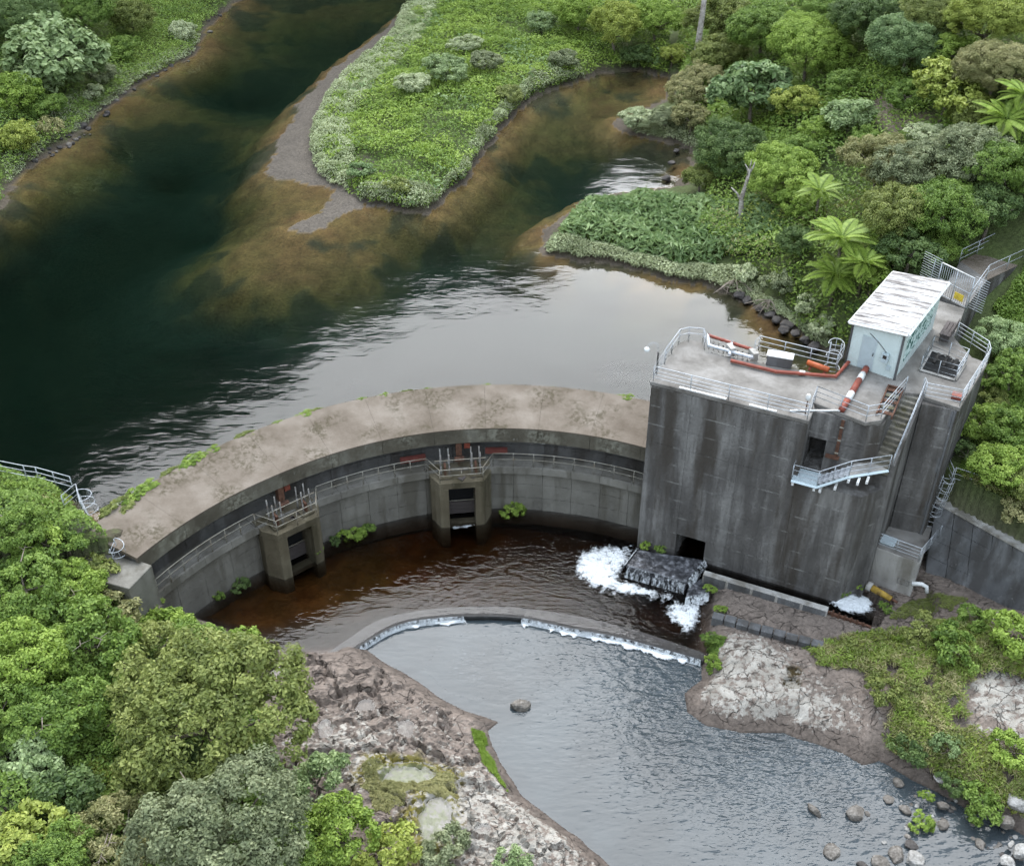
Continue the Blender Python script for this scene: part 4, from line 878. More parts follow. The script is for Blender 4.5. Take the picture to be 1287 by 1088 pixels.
MB().tube([D(918, 456) + Vector((0, 0, .15)), D(975, 470) + Vector((0, 0, .15)), D(1050, 476) + Vector((0, 0, .15)), D(1066, 458) + Vector((0, 0, .15))], .1, 8).build('pipe', M['red'], rp)
MB().tube([D(1004, 471) + Vector((0, 0, .16)), D(1011, 472) + Vector((0, 0, .16))], .13, 8).build('band', M['white'], rp)
bpy.context.view_layer.update()
gb = thing('equipment_box', 'dark grey box with white lid behind the red pipe', 'box', D(980, 456)); b = D(979, 458)
MB().box(b + Vector((0, 0, .3)), (1.35, .6, .55), ang + .12).build('box', M['grey'], gb, bevel=.02); gbx = gb.children[0] if gb.children else gb
MB().box(b + Vector((0, 0, .61)), (1.4, .65, .07), ang + .12).build('lid', M['white'], gbx, bevel=.02)
tg = thing('orange_tank', 'small orange cylinder tank lying on the deck rear edge', 'tank', D(1025, 465)); b = D(1027, 466)
MB().tube([b + ef * -.6 + Vector((0, 0, .3)), b + ef * .6 + Vector((0, 0, .3))], .15, 12).build('drum', M['orange'], tg, True)
for q in (-.4, .4): MB().box(b + ef * q + Vector((0, 0, .06)), (.1, .5, .12), ang).build('cradle', M['red'], tg)
cage('caged_ladder', 'caged ladder on the upstream deck edge beside the hut', D(1048, 449) + Vector((0, 0, .9)), D(1048, 449) + Vector((0, 0, -1.6)), out=(.3, 1, 0), hoops=3)
# red and white bar
bar = thing('painted_pipe', 'thick red and white banded pipe crossing the deck', 'pipe', D(1072, 493))
a_, b_ = D(1089, 464) + Vector((0, 0, .14)), D(1057, 518) + Vector((0, 0, .14))
for k, (f0, f1) in enumerate(((0, .17), (.17, .31), (.31, .62), (.62, .77), (.77, 1.))):
    MB().tube([a_ + (b_ - a_) * f0, a_ + (b_ - a_) * f1], .17 if k % 2 == 0 else .178, 10).build('band', M['red'] if k % 2 == 0 else M['white'], bar, True)
tag(MB().tube([T(7.2, .35, ZD + .06), T(9.6, 1.5, ZD + .06)], .05, 6).build('thin_pipe', M['white']), 'thin pale pipe lying along the front corner of the deck', 'pipe')
# stair hatch
ht = thing('stair_hatch', 'open rusty hatch with steps beside the deck corner railing', 'hatch', D(1108, 505))
h0, h1 = D(1116, 487), D(1101, 522); ax = (h1 - h0).normalized(); sd = Vector((-ax.y, ax.x, 0))
if sd.x < 0: sd = -sd
for q in (0, .75): MB().box((h0 + h1) / 2 + sd * q + Vector((0, 0, .09)), ((h1 - h0).length, .07, .18), math.atan2(ax.y, ax.x)).build('frame', M['rust'], ht)
MB().box(h0 + sd * .37 + Vector((0, 0, .09)), (.07, .8, .18), math.atan2(ax.y, ax.x)).build('frame', M['rust'], ht)
for k in range(5): MB().box(h0 + ax * ((h1 - h0).length * (k + .6) / 5.4) + sd * .37 + Vector((0, 0, .03 + .02 * (4 - k))), (.26, .66, .03), math.atan2(ax.y, ax.x)).build('tread', M['step'] if k % 2 else M['rust'], ht)
# rear platform: pit with cage rails, bench, red cover
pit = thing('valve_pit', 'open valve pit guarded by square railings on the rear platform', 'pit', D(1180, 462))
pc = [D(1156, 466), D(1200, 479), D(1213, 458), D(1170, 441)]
MB().prism(xy(pc), ZD + .004, ZD + .03).build('pit_shade_sheet', M['black'], pit)  # black sheet just above the deck, painted as the pit's dark inside
for k in range(4): MB().tube([pc[k] + Vector((0, 0, .07)), pc[(k + 1) % 4] + Vector((0, 0, .07))], .08, 4).build('kerb', M['pale'], pit)
for q in (1., .66, .33): MB().tube([p + Vector((0, 0, .95 * q)) for p in pc], .024, 6, True).build('rail', M['steel'], pit, True)
for k in range(4):
    for f in (0, .5): p = pc[k] + (pc[(k + 1) % 4] - pc[k]) * f; MB().tube([p, p + Vector((0, 0, .95))], .026).build('post', M['steel'], pit, True)
cpt = sum(pc, Vector()) / 4
for k in range(3): MB().tube([cpt + ef * (-.5 + .5 * k) + Vector((0, 0, .05)), cpt + ef * (-.45 + .5 * k) + es_ * .5 + Vector((0, 0, .4))], .1, 8).build('valve', M['darkmetal'], pit)
MB().tube([cpt + Vector((math.cos(q) * .4, math.sin(q) * .4, .5)) for q in np.linspace(0, 6, 12)], .03, 5, True).build('hand_wheel', M['darkmetal'], pit)
bn = thing('timber_bench', 'dark timber bench by the railing behind the hut', 'bench', D(1190, 420)); b = D(1190, 422); be = (D(1197, 408) - D(1183, 430)).normalized(); bs = Vector((be.y, -be.x, 0))
for q in (-.2, 0, .2): MB().box(b + bs * q + Vector((0, 0, .45)), (1.7, .17, .05), axes=(be, bs, (0, 0, 1))).build('seat_plank', M['timber'], bn)
for q in (.5, .72): MB().box(b + bs * .32 + Vector((0, 0, q)), (1.7, .04, .16), axes=(be, bs, (0, 0, 1))).build('back_plank', M['timber'], bn)
for q in (-.7, .7): MB().box(b + be * q + Vector((0, 0, .22)), (.08, .5, .44), axes=(be, bs, (0, 0, 1))).build('leg', M['timber'], bn)
tag(MB().box(D(1202, 500) + Vector((0, 0, .12)), (.5, .4, .22), ang).build('pump_cover', M['red']), 'small red cover box in the corner of the rear platform', 'box')
# ---- access walkway to the right, with security gate
wka = thing('access_walkway', 'concrete walkway leading off to the right behind the gate', 'walkway', D(1230, 350))
f0, f1, f2, f3 = gateL + Vector((-1.0, 0, 0)), gateR, D(1340, 322) , D(1340, 265)
wr = [gateR, D(1241, 352), D(1360, 296)]; wlft = [gateL, D(1205, 330), D(1330, 268)]
mb = MB()
MB().prism(xy([gateL, gateR, D(1241, 352), D(1207, 329)]), 6, ZD - .01).build('wall', M['tower'], wka)
MB().prism(xy([D(1207, 329), D(1241, 352), D(1360, 296), D(1330, 268)]), 6, ZD - .01).build('wall', M['tower'], wka)
MB().prism(xy([gateL, gateR, D(1241, 352), D(1207, 329)]), ZD - .01, ZD + .03).build('paving', M['tower_top'], wka)
MB().prism(xy([D(1207, 329), D(1241, 352), D(1360, 296), D(1330, 268)]), ZD - .01, ZD + .03).build('paving', M['crest'], wka)
railing('walkway_railing', 'galvanised railing along the near side of the access walkway', [gateR, D(1239, 351), D(1360, 295)], h=.95, rails=(1., .5), post=2.)
railing('walkway_railing', 'galvanised railing along the far side of the access walkway', [D(1205, 331), D(1330, 269)], h=.95, rails=(1., .66, .33), post=2.)
gt = thing('security_gate', 'spiked galvanised security gate with side wings across the access walkway', 'gate', gateL)
up = Vector((0, 0, 1)); gd = (gateR - gateL).normalized(); gh = 2.0
g0 = gateL - gd * .3; g1 = gateR + gd * .1
for z in (.1, 1.0, gh): MB().tube([g0 + up * z, g1 + up * z], .04 if z > 1.5 else .025).build('rail', M['white'] if z > 1.5 else M['steel'], gt, True)
nb = 17
for k in range(nb): p = g0 + (g1 - g0) * k / (nb - 1); MB().tube([p + up * .05, p + up * gh], .014 if k % 8 else .04, 5).build('bar', M['steel'], gt, True)
for base, sgn in ((g0, -1), (g1, 1)):
    for k in range(14):
        z = .2 + k * .15; MB().tube([base + up * z, base + gd * sgn * (1.0 if sgn > 0 else 1.3) + up * (z + .02)], .014, 5).build('spike', M['steel'], gt, True)
    MB().tube([base + gd * sgn * .5, base + gd * sgn * .5 + up * gh], .02).build('wing_post', M['steel'], gt, True)
tag(MB().box((gateL + gateR) / 2 + gd * .35 + Vector((-.05, -.1, .55)), (.62, .03, .42), math.atan2(gd.y, gd.x)).build('warning_sign', M['yellow']), 'yellow warning sign hanging on the security gate', 'sign')
# ---- buttress, outlet box, retaining wall
bt = thing('buttress', 'massive concrete buttress under the rear platform beside the stair', 'buttress', pl1 - Vector((0, 0, 8)))
bf0 = Vector((pl1.x + .1, pl1.y + .12, 0)); bf1 = Vector((pl2.x - .06, pl2.y + .1, 0)); bdir = (bf1 - bf0); bang = math.atan2(bdir.y, bdir.x)
bw = bdir.length; bnn = Vector((bdir.y, -bdir.x, 0)).normalized()
for k in range(9):
    z0 = 2.4 + k * .98; c = (bf0 + bf1) / 2 + bnn * .02 + Vector((0, 0, z0 + .48)); piece('lift', UBOX, M['grey'], bt, c, bang, (bw + .0, .08 + .02 * (k % 3), .965))
for q in (0, 1): p = bf0 + bdir * q; MB().box(p + bnn * .06 + Vector((0, 0, 6.9)), (.1, .16, 8.7), bang).build('corner_rib', M['grey'], bt)
MB().prism(xy([bf0, bf1, Vector((plb.x, plb.y, 0)), stR]), 0, 11.2).build('core', M['tower'], bt)
ob = thing('outlet_box', 'pale concrete outlet chamber with flat top at the foot of the buttress', 'chamber', Vector((20.5, 45.3, .5)))
o1, o2 = Vector((19.55, 45.3, 0)), Vector((21.75, 43.95, 0)); o3 = Vector((23.3, 46.9, 0)); o4 = Vector((21.0, 47.8, 0))
MB().prism(xy([o1, o2, o3, o4]), 0, 3.0).build('chamber', M['pale'], ob, bevel=.03)
MB().prism(xy([o1 + Vector((.02, .03, 0)), o2 + Vector((-.03, .03, 0)), o3, o4]), 3.0, 3.03).build('top_slab', M['tower_top'], ob)
hc = U(1116, 680, 3.05); obx = (o2 - o1).normalized()
MB().box(hc + Vector((0, 0, .06)), (.85, .75, .08), math.atan2(obx.y, obx.x)).build('hatch_cover', M['paleblue'], ob, bevel=.01)
hcv = [o for o in bpy.data.objects if o.name.startswith('hatch_cover')][-1]
for q in (-.25, .25): MB().box(hc + obx * q + Vector((0, 0, .11)), (.14, .04, .03), math.atan2(obx.y, obx.x)).build('handle', M['steel'], hcv)
# scratched marks on the box face
nrm = Vector((obx.y, -obx.x, 0)); fpt = o1 + (o2 - o1) * .78 + nrm * .012 + Vector((0, 0, 1.35))
for dx, dz, w_, h_ in ((0, .16, .6, .025), (0, -.16, .6, .025), (-.3, 0, .025, .34), (.3, 0, .025, .34), (.08, 0, .025, .2), (-.12, 0, .15, .025), (.18, 0, .1, .025)):
    MB().box(fpt + obx * dx + Vector((0, 0, dz)), (w_, .012, h_), math.atan2(obx.y, obx.x)).build('painted_mark', M['grey'], ob)
railing('chamber_railing', 'galvanised railing round the top of the outlet chamber', [U(1095, 690, 3.02), o1 + Vector((.08, .1, 3.02)), o2 + Vector((-.06, .12, 3.02)), U(1180, 675, 3.02)], h=.9, rails=(1., .75, .5, .25), post=1.2)
cage('caged_ladder', 'tall caged ladder from the outlet chamber up to the bank terrace', Vector((23.5, 47.1, 6.4)), Vector((22.95, 46.75, 3.0)), out=(-.2, -1, 0), hoops=5, rungs=11, hoop_r=.36)
pp = thing('white_pipe', 'short white bent pipe beside the outlet chamber', 'pipe', U(1152, 738, 1.2)); b = U(1146, 733, 1.5)
MB().tube([b, b + Vector((.5, -.1, .05)), b + Vector((.75, -.2, -.05)), b + Vector((.8, -.3, -.4))], .12, 10).build('pipe', M['white'], pp, True)
M['rustyellow'] = m_simple('rusted_yellow_paint', (.34, .22, .04), .7, 0, .4, 4, (.09, .05, .025))
yp = thing('yellow_outlet_pipe', 'rusty yellow outlet pipe lying at the foot of the chamber', 'pipe', U(1095, 742, .8))
a_, b_ = U(1090, 735, 1.0), U(1128, 757, .8)
MB().tube([a_, a_ + (b_ - a_) * .15], .26, 12).build('collar', M['pale'], yp, True); MB().tube([a_ + (b_ - a_) * .15, a_ + (b_ - a_) * .8], .2, 12, r1=.16).build('pipe', M['rustyellow'], yp, True); MB().tube([a_ + (b_ - a_) * .8, b_], .08, 8).build('spout', M['rust'], yp, True)
rw = thing('retaining_wall', 'sloping panelled concrete retaining wall on the right bank', 'retaining wall', Vector((25, 44.5, 1)))
w_t0, w_t1 = Vector((23.3, 47.25, 4.5)), Vector((26.75, 43.15, 4.5)); w_b0, w_b1 = Vector((23.0, 45.6, .7)), Vector((27.2, 42.3, .7))
ext = 3.4
w_t2 = w_t0 + (w_t1 - w_t0) * ext; w_b2 = w_b0 + (w_b1 - w_b0) * ext
nc, nrw = 16, 4
for i in range(nc):
    for j in range(nrw):
        def wp(a, b): lo = w_b0 + (w_b2 - w_b0) * a; hi = w_t0 + (w_t2 - w_t0) * a; return lo + (hi - lo) * b
        e = .012; P4 = [wp(i / nc + .001, j / nrw + .003), wp((i + 1) / nc - .001, j / nrw + .003), wp((i + 1) / nc - .001, (j + 1) / nrw - .003), wp(i / nc + .001, (j + 1) / nrw - .003)]
        nn = (P4[1] - P4[0]).cross(P4[3] - P4[0]).normalized()
        if nn.y > 0: nn = -nn
        hh = random.uniform(.0, .03)
        MB().hexa([p - nn * .2 for p in P4], [p + nn * hh for p in P4]).build('wall_panel', M['grey'], rw)
MB().hexa([w_b0 + Vector((.1, .2, -1)), w_b2 + Vector((.1, .2, -1)), w_b2 + Vector((.9, 1.2, -1)), w_b0 + Vector((.9, 1.2, -1))], [w_t0 + Vector((.05, .08, -.02)), w_t2 + Vector((.05, .08, -.02)), w_t2 + Vector((.9, 1.0, .0)), w_t0 + Vector((.9, 1.0, .0))]).build('core', M['grey'], rw)
MB().hexa([w_t0 + Vector((-.1, -.1, 0)), w_t2 + Vector((-.1, -.1, 0)), w_t2 + Vector((.3, .35, 0)), w_t0 + Vector((.3, .35, 0))], [w_t0 + Vector((-.1, -.1, .1)), w_t2 + Vector((-.1, -.1, .1)), w_t2 + Vector((.3, .35, .1)), w_t0 + Vector((.3, .35, .1))]).build('coping', M['pale'], rw)
MB().hexa([w_b0 + Vector((-.3, -.5, -.5)), w_b2 + Vector((-.3, -.5, -.5)), w_b2 + Vector((.1, .1, -.5)), w_b0 + Vector((.1, .1, -.5))], [w_b0 + Vector((-.3, -.5, .1)), w_b2 + Vector((-.3, -.5, .1)), w_b2 + Vector((.1, .1, .1)), w_b0 + Vector((.1, .1, .1))]).build('footing', M['crest'], rw)
tag(MB().box(U(1283, 738, 2.2), (.45, .03, .35), -.7).build('wall_sign', M['yellow']), 'small yellow sign on the retaining wall at the right edge', 'sign')
railing('terrace_railing', 'galvanised railing on the terrace above the retaining wall', [Vector((23.7, 48.0, 5.9)), U(1194, 608, 6.0), U(1197, 606, 6.0), U(1245, 622, 6.0), U(1262, 629, 6.0)], h=1., rails=(1., .6, .3), post=1.5)
# ---- sluice apron, channel, kerb blocks
ap = thing('sluice_apron', 'low concrete apron under the tower sluice with water sliding over it', 'apron', U(830, 715, 0))
az = .62
aq = [U(802, 690, az), U(884, 703, az), U(862, 731, az), U(787, 710, az)]
M['wet'] = (lambda t: t.finish(t.ramp(t.noise(3, (1, 1, .4), detail=7, rough=.7), [(.4, (.03, .03, .032)), (.52, (.075, .075, .08)), (.62, (.2, .2, .21)), (.7, (.5, .51, .52))]), .18, t.bump(t.noise(5, detail=5), .7, .08), spec=.6))(NT('wet_concrete_under_water'))
MB().prism(xy(aq), -1, az).build('slab', M['wet'], ap, bevel=.05)
aq2 = [U(866, 735, .3), U(890, 722, .3), U(892, 745, .3), U(862, 750, .3)]
MB().prism(xy(aq2), -1, .3).build('lower_step', M['wet'], ap, bevel=.05)
def veil(a, b, z0, z1, out, label, boost=.1):
    a = Vector(a); b = Vector(b); n = 24; m = 8; vs = []; va = []
    for j in range(m + 1):
        f = j / m; z = z0 + (z1 - z0) * f ** 1.6
        for i in range(n + 1):
            p = a + (b - a) * i / n + Vector(out) * (.05 + .35 * f ** .8) ; vs.append((p.x, p.y, z + .03 * random.random())); va.append(.5 + boost + .12 * f)
    fs = [[j * (n + 1) + i, j * (n + 1) + i + 1, (j + 1) * (n + 1) + i + 1, (j + 1) * (n + 1) + i] for j in range(m) for i in range(n)]
    tag(link('water_veil', npmesh('water_veil', vs, fs, True, {'v': va}), M['veil']), label, 'waterfall', kind='stuff')
veil(aq[3], aq[2], az + .02, 0, (-.3, -.9, 0), 'thin veil of water falling off the front of the apron', .0)
veil(aq[0], aq[3], az + .02, 0, (-.9, -.2, 0), 'white water pouring off the left side of the apron', .25)
veil(aq2[3] + Vector((0, 0, .0)), aq2[2], .33, 0, (-.25, -.9, 0), 'small white fall at the right end of the apron', .15)
veil(aq[2], aq[1], az + .02, .25, (.6, -.5, 0), 'white rill running down the right side of the apron', .12)
ch = thing('outlet_channel', 'straight concrete channel with dark water along the tower foot', 'channel', U(960, 735, .5))
c0, c1 = U(886, 716, .9), U(1042, 762, .9); c2 = U(1096, 784, .75); cd = (c1 - c0).normalized(); cnr = Vector((cd.y, -cd.x, 0))
MB().prism(xy([c0, c1, c1 + cnr * .38, c0 + cnr * .38]), -1, .9).build('channel_wall', M['pale'], ch, bevel=.03)
for k in range(5):
    p = c0 + (c1 - c0) * (.1 + .2 * k) + cnr * .385 + Vector((0, 0, -.45)); MB().box(p, (1.2, .03, .8), math.atan2(cd.y, cd.x)).build('wall_panel', M['grey'], ch)
MB().prism(xy([c1, c2, c2 + cnr * .16, c1 + cnr * .16]), -.5, .62).build('steel_edge', M['rust'], ch)
MB().prism(xy([c2 + cnr * -.05, c2 + cd * .55, c2 + cd * .55 + cnr * .6, c2 + cnr * .6]), -.5, .5).build('end_block', M['pale'], ch, bevel=.04)
for k in range(6): p = c1 + (c2 - c1) * (.12 + .14 * k) + cnr * .2 + Vector((0, 0, -.2)); MB().box(p, (.08, .08, .5), math.atan2(cd.y, cd.x)).build('stud', M['rust'], ch)
chw = MB().prism(xy([c0 + cd * -.3, c1, c2, c2 - cnr * 1.5, T(11.3, .3), T(4.0, .3), T(3.9, -.1)]), -.6, .36)
M['chan_water'] = m_water('channel_water', 1.33, [(3, (1, 1, 1), .01)], (.3, .25, .2), 2.5)
tag(chw.build('channel_water', M['chan_water']), kind='structure')
kb = thing('kerb_row', 'row of old rectangular kerb blocks below the channel wall', 'kerb', U(960, 790, .6))
k0, k1 = U(896, 770, .75), U(1036, 808, .75); kd = (k1 - k0); kn = Vector((kd.y, -kd.x, 0)).normalized(); ka = math.atan2(kd.y, kd.x)
for k in range(9):
    c = k0 + kd * (k + .5) / 9 + kn * (.12 + random.uniform(-.03, .03)) + Vector((0, 0, -.28 + random.uniform(-.03, .03)))
    MB().box(c, (kd.length / 9 - .05, .5, .6), ka + random.uniform(-.03, .03)).build('block', M['grey'], kb, bevel=.03)
# ================================================================== PLANTS
def leaves(C, N, size, aspect, v, fold=0., rnd=rng):
    """rhombic leaf quads at points C with normals N"""
    n = len(C); a = rnd.normal(size=(n, 3)); t_ = np.cross(N, a); t_ /= np.linalg.norm(t_, axis=1)[:, None] + 1e-9; b = np.cross(N, t_)
    L = (np.asarray(size) * rnd.uniform(.7, 1.3, n))[:, None]; W = L * aspect
    V4 = np.stack([C - t_ * L * .5, C + b * W * .5 + N * L * .06, C + t_ * L * .5 - N * L * .1, C - b * W * .5 + N * L * .06], 1).reshape(-1, 3)
    F = np.arange(4 * n).reshape(n, 4)
    return V4, F, np.repeat(v, 4)
def unit(a): return a / (np.linalg.norm(a, axis=-1, keepdims=True) + 1e-9)
def crown(seed, R, flat, n, leaf, aspect=.55, lobes=9, clump=26, up=.55, droop=0.):
    """a crown of leaf clumps on overlapping lobes; centre at the origin"""
    r = np.random.default_rng(seed)
    lc = unit(r.normal(size=(lobes, 3))); lc[:, 2] = np.abs(lc[:, 2]) * .8 - .25; lc *= R * r.uniform(.35, .68, (lobes, 1)); lr = R * r.uniform(.34, .52, lobes)
    lc[0] = (0, 0, .1 * R); lr[0] = R * .6
    nc = max(8, n // clump); pts = []; tries = 0
    while len(pts) < nc and tries < nc * 30:
        tries += 1; k = r.integers(lobes); d = unit(r.normal(size=3))
        if d[2] < -.35 and r.random() < .8: continue
        p = lc[k] + d * lr[k] * r.uniform(.8, 1.06)
        ins = np.linalg.norm(p - lc, axis=1) < lr * .8
        if ins.sum() > 0 and r.random() < .9: continue
        pts.append((p, d, r.random()))
    P = np.array([q[0] for q in pts]); Dn = np.array([q[1] for q in pts]); cv = np.array([q[2] for q in pts])
    idx = np.repeat(np.arange(len(P)), clump); m = len(idx)
    rc = (.13 + .075 * R) * r.uniform(.65, 1.45, len(P))
    dd = unit(r.normal(size=(m, 3)) + Dn[idx] * .75 + np.array([0, 0, .35]))
    C = P[idx] + dd * (rc[idx] * r.uniform(.45, 1.15, m))[:, None]
    N = unit(dd * .7 + np.array([0, 0, up * .5]) + r.normal(size=(m, 3)) * .4)
    v = np.clip(.1 + .45 * cv[idx] + .45 * r.random(m), 0, 1)
    C[:, 2] *= flat
    V4, F, va = leaves(C, N, np.full(m, leaf), aspect, v, rnd=r)
    return npmesh('crown', V4, F, False, {'v': va})
CROWNS = {  # name: (reference radius, meshes)
 's': (1.0, [crown(11 + k, 1.0, .8, 2600, .145, .55, 6, 80) for k in range(4)]),
 'm': (2.0, [crown(21 + k, 2.0, .8, 11000, .155, .55, 10, 90) for k in range(4)]),
 'l': (3.4, [crown(31 + k, 3.4, .78, 32000, .165, .55, 15, 110) for k in range(3)]),
 'x': (5.0, [crown(41 + k, 5.0, .75, 66000, .165, .6, 24, 120) for k in range(2)]),
 'b': (2.0, [crown(51 + k, 2.0, .8, 5600, .26, .6, 10, 34, .9) for k in range(2)]),       # large pale leaves
}
def place(px, py, lift):
    z = 8.
    for _ in range(12):
        p = U(px, py, z); z = .5 * z + .5 * (float(H(p.x, p.y)[0]) + lift)
    return U(px, py, z), z - lift
def trunk_mesh(h, r, seed, spread):
    rd = random.Random(seed); mb = MB()
    b = Vector((0, 0, 0)); m_ = Vector((rd.uniform(-.12, .12) * h, rd.uniform(-.12, .12) * h, h * .55)); t_ = Vector((rd.uniform(-.15, .15) * h, rd.uniform(-.15, .15) * h, h))
    mb.tube([b + Vector((0, 0, -.3)), b * .5 + m_ * .5, m_, t_], r, 7, r1=r * .35)
    for k in range(5):
        a = k * 1.256 + rd.random(); s_ = m_ + (t_ - m_) * rd.uniform(0, .8)
        e = s_ + Vector((math.cos(a) * spread, math.sin(a) * spread, spread * rd.uniform(.3, .8))); mid = (s_ + e) / 2 + Vector((0, 0, -.08 * spread))
        mb.tube([s_, mid, e], r * .45, 5, r1=r * .12)
    return mb.mesh('trunk', smooth=True)
TR = {k: [trunk_mesh(v[0] * .95, .05 * v[0] + .03, 7 * j + ord(k), v[0] * .62) for j in range(2)] for k, v in CROWNS.items()}
cnt = 0
def plant(px, py, rpx, kind, label, cat='shrub', size=None, lift=None, flat=1., group=None, twigs=0, name=None):
    global cnt
    cnt += 1
    if px > 860 and py < 345: rpx *= 1.22
    elif px < 420 and py > 800: rpx *= 1.1
    guess = U(px, py, 8); R = rpx * zdepth(guess) / FOC
    if size is None: size = 's' if R < 1.45 else 'm' if R < 2.7 else 'l' if R < 4.3 else 'x'
    lift_ = (R * (.85 if cat == 'tree' else .72) if lift is None else lift)
    p, zg = place(px, py, lift_); R = rpx * zdepth(p) / FOC
    ref, ms = CROWNS[size]; s_ = R / ref
    base = Vector((p.x, p.y, zg)); t_ = thing(name or ('tree' if cat == 'tree' else cat.replace(' ', '_')), label, cat, base, group)
    a = cnt * 2.399
    c = link('crown', ms[cnt % len(ms)], LEAF[kind], t_); c.location = (0, 0, lift_); c.scale = (s_ * random.uniform(.95, 1.1), s_ * random.uniform(.95, 1.1), s_ * flat); c.rotation_euler = (random.uniform(-.1, .1), random.uniform(-.1, .1), a)
    tm = link('trunk', TR[size][cnt % 2], M['bark'], t_); k = lift_ / (ref * .95); tm.scale = (s_, s_, k); tm.rotation_euler = (0, 0, a)
    for q in range((twigs + 1) // 2):
        b = random.uniform(0, 6.28); e = random.uniform(.3, 1.1); v0 = Vector((math.cos(b) * .3, math.sin(b) * .3, .5)) * R; v1 = Vector((math.cos(b) * math.cos(e), math.sin(b) * math.cos(e), math.sin(e) * .8 * flat)) * R * random.uniform(.95, 1.04)
        side = Vector((-math.sin(b), math.cos(b), .4)) * R * .18
        mb = MB().tube([v0, v0 * .4 + v1 * .6, v1], .028, 5, r1=.008).tube([v0 * .3 + v1 * .7, v1 * .95 + side], .02, 4, r1=.008).tube([v0 * .15 + v1 * .85, v1 * .98 - side * .8], .018, 4, r1=.008)
        o = link('bare_branch', mb.mesh('bare_branch'), M['deadwood'], t_); o.location = (0, 0, lift_)
    return t_
def T3(*a, **k): return plant(*a, cat='tree', **k)
# ---- woods on the near left bank
T3(18, 668, 42, 'green', 'green tree at the left edge below the bank railing', twigs=1)
plant(22, 618, 20, 'bright', 'small bright bush at the left edge just under the railing')
plant(52, 636, 18, 'tan', 'low brownish shrub at the railing end of the left bank')
plant(76, 630, 14, 'yellow', 'yellow-green bush in front of the bank railing')
plant(84, 684, 24, 'green', 'leafy green bush against the left abutment block')
plant(52, 682, 34, 'bright', 'lime green bush left of the abutment block')
T3(116, 716, 28, 'olive', 'olive tree hiding the foot of the upper caged ladder')
plant(160, 738, 24, 'olive', 'small olive bush against the foot of the left abutment')
plant(186, 758, 16, 'bright', 'little bright bush at the walkway end under the dam crest')
T3(84, 742, 46, 'bright', 'bright green tree below the abutment block', twigs=1)
T3(140, 772, 40, 'tan', 'brownish olive tree in front of the dam end', twigs=2)
T3(30, 740, 60, 'green', 'wide green tree at the left edge beside the brownish tree', twigs=2)
T3(205, 790, 34, 'bright', 'bright tree overhanging the left end of the dam wall', twigs=1)
T3(245, 815, 44, 'green', 'green tree leaning over the brown pool margin', twigs=2)
T3(300, 822, 40, 'bright', 'light green tree at the top corner of the rock shelf', twigs=1)
T3(190, 830, 55, 'olive', 'olive tree in the middle of the left wood, behind the rounded one', twigs=3)
T3(105, 815, 66, 'green', 'large green tree in the middle of the left wood', twigs=3)
T3(25, 835, 60, 'bright', 'bright green tree at the left edge in the middle of the wood', twigs=2)
T3(60, 905, 60, 'green', 'dense green tree left of the big rounded tree', twigs=2)
T3(150, 900, 55, 'green', 'mid green tree touching the big rounded tree on its left', twigs=1)
T3(272, 895, 118, 'olive', 'big rounded olive tree with dense crown beside the rock shelf', lift=4.2)
T3(35, 960, 46, 'pale', 'pale leaved tree at the left edge above the dark hollow', size='b')
T3(285, 1035, 98, 'grey', 'grey-green broad tree at the bottom of the left wood', lift=4.0)
T3(150, 1050, 58, 'tan', 'yellowish olive tree with pale arching branches at the bottom', twigs=4)
plant(75, 1005, 44, 'dark', 'dark large leaved vine filling the hollow in the left wood', size='b')
plant(20, 1060, 46, 'yellow', 'yellow-green large leaved bush in the bottom left corner', size='b')
plant(125, 970, 22, 'yellow', 'small yellowish bush at the edge of the dark hollow', size='b')
T3(205, 970, 50, 'dark', 'dark tree squeezed between the rounded and grey-green trees')
plant(400, 985, 38, 'pale', 'fresh green bush at the rock shelf edge beside the rain pool')
plant(412, 1050, 58, 'bright', 'bright yellow-green bush at the bottom of the rock shelf')
plant(480, 1075, 42, 'yellow', 'lime bush at the bottom edge right of the bright bush')
plant(560, 1070, 34, 'grey', 'grey-green low shrub below the lower rain pool')
plant(640, 1088, 26, 'pale', 'low pale shrub on the white rock at the bottom edge')
T3(350, 1085, 50, 'green', 'green tree cut by the bottom edge beside the grey-green one')
T3(60, 1085, 50, 'green', 'green tree cut by the bottom edge near the left corner')
T3(-5, 900, 50, 'green', 'green tree cut by the left edge below the middle of the wood')
# ---- far left bank
T3(70, 70, 66, 'pale', 'broad pale leaved tree on the far left bank', size='b', lift=3.)
T3(25, 20, 50, 'dark', 'dark tree in the top left corner')
T3(105, 15, 40, 'green', 'green tree at the top edge beside the corner tree')
T3(165, 22, 34, 'olive', 'small olive tree at the top edge of the far left bank')
plant(20, 120, 36, 'bright', 'bright bush at the left edge of the far bank')
plant(60, 135, 26, 'green', 'green bush just below the broad pale tree')
plant(18, 175, 30, 'yellow', 'yellow-green bush at the left edge above the shore stones')
plant(62, 160, 19, 'tan', 'tussock overhanging the shore by the big dark stone')
plant(130, 95, 22, 'grey', 'greyish bush on the far left shore')
plant(150, 62, 24, 'green', 'bush standing in the bright grass of the far left bank')
plant(230, 40, 20, 'silver', 'silvery shrub on the far left shore point')
plant(118, 118, 17, 'silver', 'small silvery shrub above the far left stones')
